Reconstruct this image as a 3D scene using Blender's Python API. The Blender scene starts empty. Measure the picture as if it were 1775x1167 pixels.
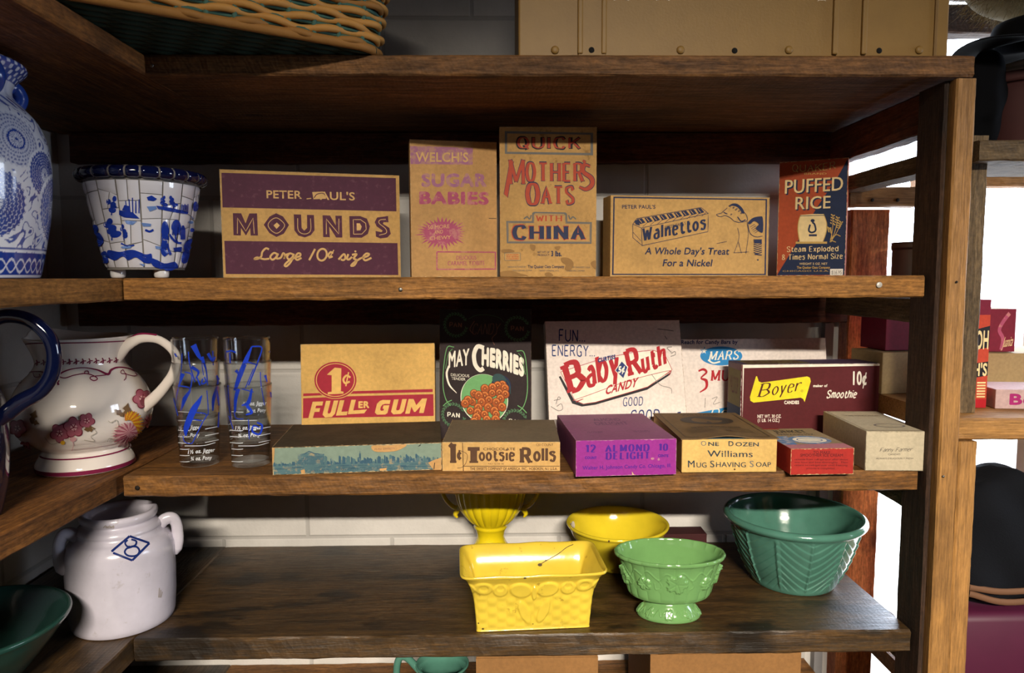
import bpy, bmesh, math, random
import numpy as np
from mathutils import Vector, Matrix
from mathutils.bvhtree import BVHTree
from mathutils.geometry import tessellate_polygon
random.seed(7)
RNG = np.random.default_rng(7)
SC = bpy.context.scene
COL = SC.collection
EYE = 1.35            # eye height above the floor, the top of the second shelf

# ------------------------------------------------------------------ camera
LENS = 25.0
F = LENS / 36 * 1775
def cam_axes(p, y, r):
    p, y, r = map(math.radians, (p, y, r))
    f = np.array([math.sin(y) * math.cos(p), math.cos(y) * math.cos(p), -math.sin(p)])
    R = np.cross(f, [0, 0, 1]); R /= np.linalg.norm(R); U = np.cross(R, f)
    return R * math.cos(r) - U * math.sin(r), U * math.cos(r) + R * math.sin(r), f
CX, CY, CZ = cam_axes(4.8, 1.0, 0.2)
# NB all layout below is written with the eye at z = 0; everything is lifted by EYE on linking
cam = bpy.data.cameras.new('camera'); cam.lens = LENS; cam.sensor_width = 36
cam.clip_start = 0.02
cam_o = bpy.data.objects.new('camera', cam); COL.objects.link(cam_o)
M = Matrix(((CX[0], CY[0], -CZ[0], 0), (CX[1], CY[1], -CZ[1], 0), (CX[2], CY[2], -CZ[2], EYE), (0, 0, 0, 1)))
cam_o.matrix_world = M
cam.dof.use_dof = True; cam.dof.focus_distance = 1.3; cam.dof.aperture_fstop = 5.6
SC.camera = cam_o
SC.view_settings.view_transform = 'Standard'; SC.view_settings.look = 'None'
SC.view_settings.gamma = 1; SC.view_settings.use_curve_mapping = False
SC.view_settings.exposure = -0.12
SC.cycles.max_bounces = 26; SC.cycles.transparent_max_bounces = 24; SC.cycles.transmission_bounces = 24
SC.cycles.caustics_reflective = False; SC.cycles.caustics_refractive = False
SC.cycles.sample_clamp_indirect = 6.0

# ------------------------------------------------------------------ daylight
W = bpy.data.worlds.new('overcast_sky'); SC.world = W; W.use_nodes = True
bg = W.node_tree.nodes['Background']
bg.inputs[0].default_value = (0.74, 0.84, 1.0, 1); bg.inputs[1].default_value = 14.0
def area(name, loc, target, sx, sy, power, col, portal=False):
    l = bpy.data.lights.new(name, 'AREA'); l.shape = 'RECTANGLE'; l.size = sx; l.size_y = sy
    l.energy = power; l.color = col
    if portal: l.cycles.is_portal = True
    o = bpy.data.objects.new(name, l); COL.objects.link(o)
    o.location = (loc[0], loc[1], loc[2] + EYE)
    d = Vector(target) - Vector(loc)
    o.rotation_euler = d.to_track_quat('-Z', 'Y').to_euler()
    return o
# ceiling lamp behind and to the right of the photographer (its fitting is built below)
KEY = area('ceiling_lamp_light', (0.35, -3.2, 1.60), (0.35, 1.2, -1.62), 1.2, 0.13, 76, (1.0, 0.90, 0.75))
KEY.data.spread = math.radians(50)
area('window_portal', (1.45, 1.80, -0.05), (1.45, 0, -0.05), 1.4, 2.2, 1, (1, 1, 1), True)

area('window_portal', (2.88, 0.75, 0.25), (0, 0.75, 0.25), 1.1, 0.9, 1, (1, 1, 1), True)  # portal of the added right-hand window
def ray(px, py):
    return CX * (px - 887.5) / F - CY * (py - 583.5) / F + CZ
def ony(px, py, Y): d = ray(px, py); return d * (Y / d[1])
def onz(px, py, Z): d = ray(px, py); return d * (Z / d[2])

# ------------------------------------------------------------------ node helpers
def srgb(h):
    h = h.lstrip('#'); v = [int(h[i:i + 2], 16) / 255 for i in (0, 2, 4)]
    return tuple(c / 12.92 if c <= .04045 else ((c + .055) / 1.055) ** 2.4 for c in v) + (1,)
class NT:
    def __init__(s, name):
        s.m = bpy.data.materials.new(name); s.m.use_nodes = True; s.t = s.m.node_tree; s.n = s.t.nodes
        s.b = s.n['Principled BSDF']
    def new(s, typ, **kw):
        n = s.n.new(typ)
        for k, v in kw.items():
            if k[0] == '_': n.inputs[k[1:].replace('_', ' ')].default_value = v
            else: setattr(n, k, v)
        return n
    def link(s, a, b): s.t.links.new(a, b)
    def coords(s, scale=(1, 1, 1), rot=(0, 0, 0), seed=0.0):
        tc = s.new('ShaderNodeTexCoord'); mp = s.new('ShaderNodeMapping')
        mp.inputs['Scale'].default_value = scale; mp.inputs['Rotation'].default_value = rot
        mp.inputs['Location'].default_value = (seed, seed * .7, seed * 1.3)
        s.link(tc.outputs['Object'], mp.inputs[0]); return mp.outputs[0]
    def noise(s, vec, scale, detail=4, rough=.55, dist=0.0):
        n = s.new('ShaderNodeTexNoise'); n.inputs['Scale'].default_value = scale; n.inputs['Detail'].default_value = detail
        n.inputs['Roughness'].default_value = rough; n.inputs['Distortion'].default_value = dist
        s.link(vec, n.inputs['Vector']); return n.outputs[0]
    def ramp(s, fac, stops):
        r = s.new('ShaderNodeValToRGB'); e = r.color_ramp.elements
        while len(e) < len(stops): e.new(.5)
        for k, (p, c) in zip(e, stops):
            k.position = p; k.color = c if not isinstance(c, (int, float)) else (c, c, c, 1)
        s.link(fac, r.inputs[0]); return r.outputs[0]
    def mix(s, fac, a, b, mode='MIX'):
        m = s.new('ShaderNodeMix'); m.data_type = 'RGBA'; m.blend_type = mode
        for sock, v in ((m.inputs[0], fac), (m.inputs[6], a), (m.inputs[7], b)):
            if isinstance(v, bpy.types.NodeSocket): s.link(v, sock)
            else: sock.default_value = v
        return m.outputs[2]
    def bump(s, h, strength, dist=.002, prev=None):
        b = s.new('ShaderNodeBump'); b.inputs['Strength'].default_value = strength; b.inputs['Distance'].default_value = dist
        s.link(h, b.inputs['Height'])
        if prev is not None: s.link(prev, b.inputs['Normal'])
        return b.outputs[0]
def mul(c, k): return (c[0] * k, c[1] * k, c[2] * k, 1)
def paper(name, hexc, vary=.22, rough=.75, scale=9, stain=None, spec=.3):
    t = NT(name); c = srgb(hexc); v = t.coords(seed=random.random() * 9)
    n1 = t.noise(v, scale, 5, .65); n2 = t.noise(v, 160, 3)
    col = t.ramp(n1, [(.3, mul(c, 1 - vary)), (.7, mul(c, 1 + vary * .4))])
    f = t.ramp(n2, [(.35, 0.86), (.65, 1.0)])
    col = t.mix(1.0, col, f, 'MULTIPLY')
    if stain:
        n3 = t.noise(v, 22, 6, .7); col = t.mix(t.ramp(n3, [(.60, 0.0), (.66, 0.8)]), col, srgb(stain))
    t.link(col, t.b.inputs['Base Color']); t.b.inputs['Roughness'].default_value = rough
    t.b.inputs['Specular IOR Level'].default_value = spec
    t.link(t.bump(n2, .25, .0006), t.b.inputs['Normal']); return t.m
def ink(name, hexc, rough=.6, wear=None, wcol=.0):
    t = NT(name); c = srgb(hexc); v = t.coords(seed=random.random() * 9)
    n = t.noise(v, 90, 4, .6); n2 = t.noise(v, 14, 4, .6)
    col = t.mix(t.ramp(n, [(.35, 0.0), (.7, .35)]), c, mul(c, 1.5))
    if wear: col = t.mix(t.ramp(n, [(.50 - wcol, 0.0), (.60 - wcol, .75)]), col, srgb(wear))
    col = t.mix(t.ramp(n2, [(.3, .3), (.7, 0.0)]), col, mul(c, .6))
    t.link(col, t.b.inputs['Base Color']); t.b.inputs['Roughness'].default_value = rough
    t.b.inputs['Specular IOR Level'].default_value = .25
    return t.m
def glaze(name, hexc, rough=.12, vary=.12, bump=.15, scale=14, dark=None, dirt=0.0):
    t = NT(name); c = srgb(hexc); v = t.coords(seed=random.random() * 9)
    n1 = t.noise(v, scale, 4, .6); n2 = t.noise(v, 60, 2)
    col = t.ramp(n1, [(.3, mul(c, 1 - vary)), (.7, mul(c, 1 + vary * .5))])
    if dirt:
        n3 = t.noise(v, 45, 6, .7); col = t.mix(t.ramp(n3, [(.62, 0.0), (.68, dirt)]), col, srgb(dark or '#5a4632'))
    t.link(col, t.b.inputs['Base Color']); t.b.inputs['Roughness'].default_value = rough
    t.b.inputs['Specular IOR Level'].default_value = .55
    t.b.inputs['Coat Weight'].default_value = .4; t.b.inputs['Coat Roughness'].default_value = .06
    t.link(t.bump(n2, bump, .001), t.b.inputs['Normal']); return t.m
def wood(name, dark, light, seed=0.0, rough=.75, spec=.35, saw=0.0, stain=0.0, grain=1.0, speck=1.0):
    """grain runs along local X"""
    t = NT(name); d, l = srgb(dark), srgb(light)
    v = t.coords(seed=seed)
    vg = t.coords((1.1, 16 * grain, 16 * grain), seed=seed)
    vf = t.coords((7, 110, 110), seed=seed)
    warp = t.noise(v, 2.2, 3)
    g = t.noise(vg, 2.6, 6, .62, 1.6); fine = t.noise(vf, 3, 4, .7); big = t.noise(v, 5, 4, .6)
    col = t.ramp(g, [(.28, d), (.5, mul(tuple((np.array(d) + np.array(l)) / 2), 1)), (.72, l)])
    col = t.mix(1.0, col, t.ramp(fine, [(.3, .55), (.62, 1.08)]), 'MULTIPLY')
    spk = t.noise(t.coords((.4, 1, 1), seed=seed), 190, 3, .7); col = t.mix(1.0, col, t.ramp(spk, [(.30, 1 - .38 * speck), (.52, 1.0), (.70, 1 + .35 * speck)]), 'MULTIPLY')
    col = t.mix(1.0, col, t.ramp(big, [(.3, .62), (.68, 1.15)]), 'MULTIPLY')
    # knots
    vo = t.new('ShaderNodeTexVoronoi'); vo.inputs['Scale'].default_value = 3.1
    vk = t.coords((1.0, 2.4, 2.4), seed=seed + 3); t.link(vk, vo.inputs['Vector'])
    col = t.mix(t.ramp(vo.outputs['Distance'], [(.035, .85), (.10, 0.0)]), col, mul(d, .35))
    if stain:
        s3 = t.noise(t.coords((1, 2.2, 1), seed=seed + 5), 5.5, 4, .6)
        col = t.mix(t.ramp(s3, [(.54, 0.0), (.63, stain)]), col, mul(d, .22))
    t.link(col, t.b.inputs['Base Color'])
    t.link(t.ramp(fine, [(.3, rough + .1), (.7, rough - .18)]), t.b.inputs['Roughness'])
    t.b.inputs['Specular IOR Level'].default_value = spec
    h = t.bump(fine, .55, .0016); h = t.bump(g, .3, .002, h)
    if saw:
        w = t.new('ShaderNodeTexWave'); w.wave_type = 'BANDS'; w.bands_direction = 'X'
        w.inputs['Scale'].default_value = 42; w.inputs['Distortion'].default_value = 7; w.inputs['Detail'].default_value = 3
        w.inputs['Detail Scale'].default_value = 1.2
        t.link(t.coords((1, 1, 1), (0, math.radians(28), 0), seed=seed), w.inputs['Vector'])
        h = t.bump(w.outputs[0], saw * .5, .0010, h)
    t.link(h, t.b.inputs['Normal']); return t.m
def plain(name, hexc, rough=.6, metal=0.0, spec=.4, bump=None, emit=None, trans=0.0, sheen=0.0):
    t = NT(name); c = srgb(hexc); v = t.coords(seed=random.random() * 9)
    n = t.noise(v, 30, 4)
    col = t.mix(t.ramp(n, [(.3, .25), (.7, 0.0)]), c, mul(c, .6)); t.link(col, t.b.inputs['Base Color'])
    t.b.inputs['Roughness'].default_value = rough; t.b.inputs['Metallic'].default_value = metal
    t.b.inputs['Specular IOR Level'].default_value = spec; t.b.inputs['Transmission Weight'].default_value = trans
    if sheen: t.b.inputs['Sheen Weight'].default_value = sheen
    if bump: t.link(t.bump(t.noise(v, bump[0], 4), bump[1], .003), t.b.inputs['Normal'])
    if emit: t.b.inputs['Emission Color'].default_value = c; t.b.inputs['Emission Strength'].default_value = emit
    return t.m

# ------------------------------------------------------------------ mesh builder
class MB:
    def __init__(s): s.v = []; s.f = []; s.m = []; s.sm = []; s.mats = []; s.n = 0; s.col = None
    def mi(s, mat):
        if mat not in s.mats: s.mats.append(mat)
        return s.mats.index(mat)
    def add(s, verts, faces, mat, smooth=False):
        verts = np.asarray(verts, float).reshape(-1, 3); k = s.mi(mat); b = s.n
        s.v.append(verts); s.n += len(verts)
        for f in faces: s.f.append([int(i) + b for i in f])
        s.m += [k] * len(faces); s.sm += [smooth] * len(faces); return b
    def verts(s): return np.concatenate(s.v) if s.v else np.zeros((0, 3))
    def build(s, name, parent=None, loc=None, rot=None, top=True):
        me = bpy.data.meshes.new(name); me.from_pydata(s.verts().tolist(), [], s.f)
        for m in s.mats: me.materials.append(m)
        me.polygons.foreach_set('material_index', s.m); me.polygons.foreach_set('use_smooth', s.sm); me.update()
        o = bpy.data.objects.new(name, me); COL.objects.link(o)
        if parent is not None: o.parent = parent
        if loc is not None: o.location = (loc[0], loc[1], loc[2] + (EYE if parent is None else 0))
        elif parent is None: o.location = (0, 0, EYE)
        if rot is not None: o.rotation_euler = rot
        return o
    def box(s, x0, x1, y0, y1, z0, z1, mat):
        v = [(x, y, z) for x in (x0, x1) for y in (y0, y1) for z in (z0, z1)]
        s.add(v, [(0, 1, 3, 2), (4, 6, 7, 5), (0, 4, 5, 1), (2, 3, 7, 6), (0, 2, 6, 4), (1, 5, 7, 3)], mat)
    def bbox(s, x0, x1, y0, y1, z0, z1, mat, r=.0015, smooth=False):
        """box with chamfered edges"""
        bm = bmesh.new(); bmesh.ops.create_cube(bm, size=1)
        for v in bm.verts: v.co = Vector((x0 + (v.co.x + .5) * (x1 - x0), y0 + (v.co.y + .5) * (y1 - y0), z0 + (v.co.z + .5) * (z1 - z0)))
        bmesh.ops.bevel(bm, geom=list(bm.edges), offset=r, segments=2, affect='EDGES', profile=.5)
        s.add([v.co for v in bm.verts], [[v.index for v in f.verts] for f in bm.faces], mat, smooth); bm.free()
    def grid(s, P, mat, closed_u=False, closed_v=False, smooth=True, flip=False):
        nu, nv = P.shape[:2]; F_ = []
        for i in range(nu - (0 if closed_u else 1)):
            for j in range(nv - (0 if closed_v else 1)):
                a, b = i * nv + j, ((i + 1) % nu) * nv + j; c, d = ((i + 1) % nu) * nv + (j + 1) % nv, i * nv + (j + 1) % nv
                F_.append((a, d, c, b) if flip else (a, b, c, d))
        s.add(P.reshape(-1, 3), F_, mat, smooth)
    def tube(s, pts, rad, mat, n=10, sub=6, closed=False, flat=1.0, caps=True):
        P = cr(np.array(pts, float), sub, closed) if sub > 1 else np.array(pts, float)
        rad = np.atleast_1d(np.array(rad, float)); R_ = np.interp(np.linspace(0, 1, len(P)), np.linspace(0, 1, len(rad)), rad) if len(rad) > 1 else np.full(len(P), rad[0])
        T = np.gradient(P, axis=0) if not closed else np.roll(P, -1, 0) - np.roll(P, 1, 0)
        T /= np.linalg.norm(T, axis=1)[:, None] + 1e-12
        up = np.array([0, 0, 1.]) if abs(T[0][2]) < .9 else np.array([1., 0, 0])
        N = np.cross(T[0], up); N /= np.linalg.norm(N); rings = []
        for p, t, r in zip(P, T, R_):
            N = N - t * (N @ t); N /= np.linalg.norm(N); B = np.cross(t, N)
            a = np.linspace(0, 2 * math.pi, n, endpoint=False)
            rings.append(p + r * (np.outer(np.cos(a), N) + flat * np.outer(np.sin(a), B)))
        s.grid(np.array(rings), mat, closed_u=closed, closed_v=True)
        if caps and not closed:
            for k, e in ((0, 0), (-1, 1)):
                s.add(rings[k], [list(range(n)) if e else list(range(n))[::-1]], mat, True)
def cr(P, n=6, closed=False):
    P = np.asarray(P, float)
    if len(P) < 3 and not closed: return np.array([P[0] + (P[-1] - P[0]) * t for t in np.linspace(0, 1, 3 if n < 8 else 14)])
    Q = np.vstack([P[-1:], P, P[:2]]) if closed else np.vstack([2 * P[0] - P[1], P, 2 * P[-1] - P[-2]])
    out = []
    for i in range(1, len(Q) - 2):
        p0, p1, p2, p3 = Q[i - 1], Q[i], Q[i + 1], Q[i + 2]
        for k in range(n):
            t = k / n
            out.append(.5 * (2 * p1 + (p2 - p0) * t + (2 * p0 - 5 * p1 + 4 * p2 - p3) * t * t + (3 * p1 - p0 - 3 * p2 + p3) * t ** 3))
    if not closed: out.append(P[-1])
    return np.array(out)
def resample(P, n):
    P = np.asarray(P, float); d = np.r_[0, np.cumsum(np.linalg.norm(np.diff(P, axis=0), axis=1))]
    t = np.linspace(0, d[-1], n); return np.stack([np.interp(t, d, P[:, k]) for k in range(P.shape[1])], 1)
def smoothstep(a, b, x): t = np.clip((x - a) / (b - a), 0, 1); return t * t * (3 - 2 * t)
def lathe(mb, prof, mat, nu=96, nv=None, sx=1.0, sy=1.0, disp=None, sub=6, sm=True):
    """prof: (r, z) from the bottom centre up the outside, over the lip and down the inside; disp(th, r, z, s) -> radial change, s arc length fraction"""
    P = cr(prof, sub) if sub > 1 else np.array(prof, float)
    if nv: P = resample(P, nv)
    P[:, 0] = np.maximum(P[:, 0], 1e-5)
    th = np.linspace(0, 2 * math.pi, nu, endpoint=False)
    s_ = np.linspace(0, 1, len(P))
    TH, R_ = np.meshgrid(th, P[:, 0], indexing='ij'); Z = np.broadcast_to(P[:, 1], TH.shape); S = np.broadcast_to(s_, TH.shape)
    Zd = Z
    if disp is not None:
        d = disp(TH, R_, Z, S)
        if isinstance(d, tuple): R_ = R_ + d[0]; Zd = Z + d[1]
        else: R_ = R_ + d
    G = np.stack([R_ * np.cos(TH) * sx, R_ * np.sin(TH) * sy, Zd], -1)
    mb.grid(G, mat, closed_u=True, smooth=sm)
    return G

# ------------------------------------------------------------------ scene objects
def tag(o, label=None, cat=None, group=None, kind=None):
    if label: o['label'] = label
    if cat: o['category'] = cat
    if group: o['group'] = group
    if kind: o['kind'] = kind
    return o
def empty(name, loc, rz=0.0, rx=0.0, label=None, cat=None, group=None):
    o = bpy.data.objects.new(name, None); COL.objects.link(o)
    o.location = (loc[0], loc[1], loc[2] + EYE); o.rotation_euler = (rx, 0, rz); o.empty_display_size = .02
    return tag(o, label, cat, group)
def mat_of(loc, rz=0.0, rx=0.0):
    return Matrix.Translation(Vector(loc)) @ Matrix.Rotation(rz, 4, 'Z') @ Matrix.Rotation(rx, 4, 'X')
# ------------------------------------------------------------------ lettering and printed marks
GL = {
'A': '6|0d3n6d 1h5h', 'B': '5|0d0n ~0n3n5m5j3i0i ~0i4i6g6f3d0d', 'C': '6|~6l5n3n1m0i1e3d5d6f', 'D': '6|0d0n ~0n3n5m6i5e3d0d',
'E': '5|0d0n 0n5n 0i4i 0d5d', 'F': '5|0d0n 0n5n 0i4i', 'G': '6|~6l5n3n1m0i1e3d5d6f 6d6h 6h4h', 'H': '6|0d0n 6d6n 0i6i',
'I': '0|0d0n', 'J': '4|~4n4f3d1d0f', 'K': '6|0d0n 6n0h 2j6d', 'L': '5|0d0n 0d5d', 'M': '7|0d0n 0n3e 3e7n 7n7d',
'N': '6|0d0n 0n6d 6d6n', 'O': '6|=3n1m0i1e3d5e6i5m', 'P': '5|0d0n ~0n3n5m5j3h0h', 'Q': '6|=3n1m0i1e3d5e6i5m 4g6c',
'R': '6|0d0n ~0n3n5m5j3i0i 3i6d', 'S': '5|~5l4n2n0m0k1j4h5g5e3d1d0f', 'T': '6|3d3n 0n6n', 'U': '6|~0n0g1e3d5e6g6n',
'V': '6|0n3d 3d6n', 'W': '8|0n2d 2d4l 4l6d 6d8n', 'X': '6|0n6d 6n0d', 'Y': '6|0n3i 6n3i 3i3d', 'Z': '6|0n6n 6n0d 0d6d',
'a': '4|~1j2k3k4i4h 4h4d ~4h2h0g0e1d3d4f', 'b': '5|0d0n ~0h2k4k5h4e2d0f', 'c': '4|~4j3k1k0i0f1d3d4e', 'd': '5|5d5n ~5h3k1k0h1e3d5f',
'e': '4|0h4h ~4h4j2k1k0i0f1d3d4e', 'f': '3|2d2l ~2l3n4n 0k4k', 'g': '4|4k4b ~4h3k1k0h1e3d4f ~4b3a1a0b', 'h': '4|0d0n ~0h2k4k4h 4h4d',
'i': '0|0d0k 0m0n', 'j': '2|2k2b ~2b1a0a 2m2n', 'k': '5|0d0n 4k0g 1h5d', 'l': '0|0d0n', 'm': '6|0d0k ~0i1k2k3i 3i3d ~3i4k5k6i 6i6d',
'n': '4|0d0k ~0h2k3k4i 4i4d', 'o': '4|=2k0i0f2d4f4i', 'p': '5|0a0k ~0h2k4k5h4e2d0f', 'q': '5|5a5k ~5h3k1k0h1e3d5f', 'r': '3|0d0k ~0h1j3k4j',
's': '4|~4j3k1k0j1i3h4g3d1d0e', 't': '3|1m1f ~1f2d3d4e 0k3k 0j3j', 'u': '4|~0k0f1d2d4f 4k4d', 'v': '4|0k2d 2d4k', 'w': '6|0k1d 1d3j 3j5d 5d6k',
'x': '4|0k4d 4k0d', 'y': '4|0k2d 4k1a', 'z': '4|0k4k 4k0d 0d4d',
'0': '5|=2n0l0f2d4f4l', '1': '2|0l2n 2n2d', '2': '5|~0l1n3n5l4i0d 0d5d', '3': '5|~0m2n4n5l4j2i ~2i4i5g4e2d0e', '5': '5|5n1n 1n0i ~0i2j4j5h5f3d1d0e',
'8': '5|=2n0l2i4l =2i0f2d5f', '6': '5|~4n1k0g1d3d4f3h1h', '¢': '4|~4i3j1j0h0f1d3d4e 2b2m', "'": '0|0l0n', '.': '0|0d0e', '!': '0|0h0n 0d0e', '-': '3|0h3h', '7': '4|0n4n 4n1d', '4': '5|4d4n 4n0g 0g5g', '9': '5|~1d4g5k4n2n1l2j4j',
',': '0|0e0c', '½': '5|0l1n 1n1j 0d5n 4h5h 5h3d', '&': '5|5d1l 1l3n 3n0f 0f5h'}
_bf = {}
def bfont(text, bold=0.0):
    key = (text, bold)
    if key not in _bf:
        c = bpy.data.curves.new('t', 'FONT'); c.body = text; c.size = 1; c.resolution_u = 3; c.space_character = 1 + bold * 2.0; c.fill_mode = 'FRONT'
        o = bpy.data.objects.new('t', c); COL.objects.link(o)
        dg = bpy.context.evaluated_depsgraph_get(); me = o.evaluated_get(dg).to_mesh()
        V = np.array([(v.co.x, v.co.y) for v in me.vertices]); me.calc_loop_triangles()
        T = [tuple(t.vertices) for t in me.loop_triangles]
        o.evaluated_get(dg).to_mesh_clear(); bpy.data.objects.remove(o); bpy.data.curves.remove(c)
        _bf[key] = (V, T)
    return _bf[key]
CAP = None
def bcap():
    global CAP
    if CAP is None: V, _ = bfont('H'); CAP = V[:, 1].max()
    return CAP
def sfont(text, w=.16, hw=None, serif=0.0, sh=.09, gap=.34, ext=0.0):
    """stroke lettering: list of (verts, faces) in cap-height units; w = stem width, hw = hairline width"""
    hw = w if hw is None else hw; out = []; x = 0.0
    for ch in text:
        if ch == ' ': x += .45; continue
        g = GL.get(ch)
        if g is None: x += .3; continue
        wd, ss = g.split('|')
        for st in ss.split():
            md = st[0] if st[0] in '~=' else ''; st = st[len(md):]
            P = np.array([(x + int(st[i]) * .1, (ord(st[i + 1]) - 100) * .1) for i in range(0, len(st), 2)])
            raw = P
            if md: P = cr(P, 5, md == '=')
            elif len(P) > 2 or True: P = np.concatenate([np.linspace(P[i], P[i + 1], 3)[:-1] for i in range(len(P) - 1)] + [P[-1:]])
            out.append(strip2(P, lambda d: hw + (w - hw) * abs(d[1]) ** 1.3, md == '='))
            if serif and not md:
                for e, o in ((raw[0], raw[1]), (raw[-1], raw[-2])):
                    d = o - e; L = np.hypot(*d)
                    if L > .2 and abs(d[1]) / L > .6 and min(abs(e[1]), abs(e[1] - 1), abs(e[1] - .7), abs(e[1] + .3)) < .02:
                        # one serif per terminal, skipping apexes where two strokes meet in a diagonal
                        sgn = 1 if d[1] > 0 else -1
                        y0, y1 = sorted((e[1], e[1] + sgn * sh))
                        out.append((np.array([(e[0] - serif, y0), (e[0] + serif, y0), (e[0] + serif, y1), (e[0] - serif, y1)]), [(0, 1, 2, 3)]))
        x += int(wd) * .1 + w + gap * .5
    return out
def strip2(P, wf, closed=False):
    P = np.asarray(P, float); n = len(P)
    T = (np.roll(P, -1, 0) - np.roll(P, 1, 0)) if closed else np.gradient(P, axis=0)
    T /= np.linalg.norm(T, axis=1)[:, None] + 1e-12
    W_ = np.array([wf(t) if callable(wf) else wf for t in T])
    if not callable(wf) and np.ndim(wf): W_ = np.interp(np.linspace(0, 1, n), np.linspace(0, 1, len(wf)), wf)
    N = np.stack([-T[:, 1], T[:, 0]], 1) * (W_ / 2)[:, None]
    V = np.concatenate([P + N, P - N])
    Fc = [(i, n + i, n + (i + 1) % n, (i + 1) % n) for i in range(n if closed else n - 1)]
    return V, Fc
def homog(src, dst):
    A = []
    for (x, y), (u, v) in zip(src, dst):
        A.append([x, y, 1, 0, 0, 0, -u * x, -u * y, -u]); A.append([0, 0, 0, x, y, 1, -v * x, -v * y, -v])
    return np.linalg.svd(np.array(A))[2][-1].reshape(3, 3)
def refine(V, Fc, lim):
    V = [tuple(v) for v in np.asarray(V, float)]; T = []
    for f in Fc: T += [(f[0], f[i], f[i + 1]) for i in range(1, len(f) - 1)]
    for _ in range(5):
        cut = {}; new = []
        def mid(a, b):
            k = (min(a, b), max(a, b))
            if math.dist(V[a], V[b]) <= lim: return None
            if k not in cut: V.append(((V[a][0] + V[b][0]) / 2, (V[a][1] + V[b][1]) / 2)); cut[k] = len(V) - 1
            return cut[k]
        for a, b, c in T:
            x, y, z = mid(a, b), mid(b, c), mid(c, a); n = (x is not None) + (y is not None) + (z is not None)
            if n == 0: new.append((a, b, c))
            elif n == 3: new += [(a, x, z), (x, b, y), (z, y, c), (x, y, z)]
            elif n == 1:
                if x is not None: new += [(a, x, c), (x, b, c)]
                elif y is not None: new += [(b, y, a), (y, c, a)]
                else: new += [(c, z, b), (z, a, b)]
            else:
                if x is None: new += [(c, z, y), (z, a, b), (z, b, y)]
                elif y is None: new += [(a, x, z), (x, b, c), (x, c, z)]
                else: new += [(b, y, x), (y, c, a), (y, a, x)]
        T = new
        if not cut: break
    return np.array(V), T
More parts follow.
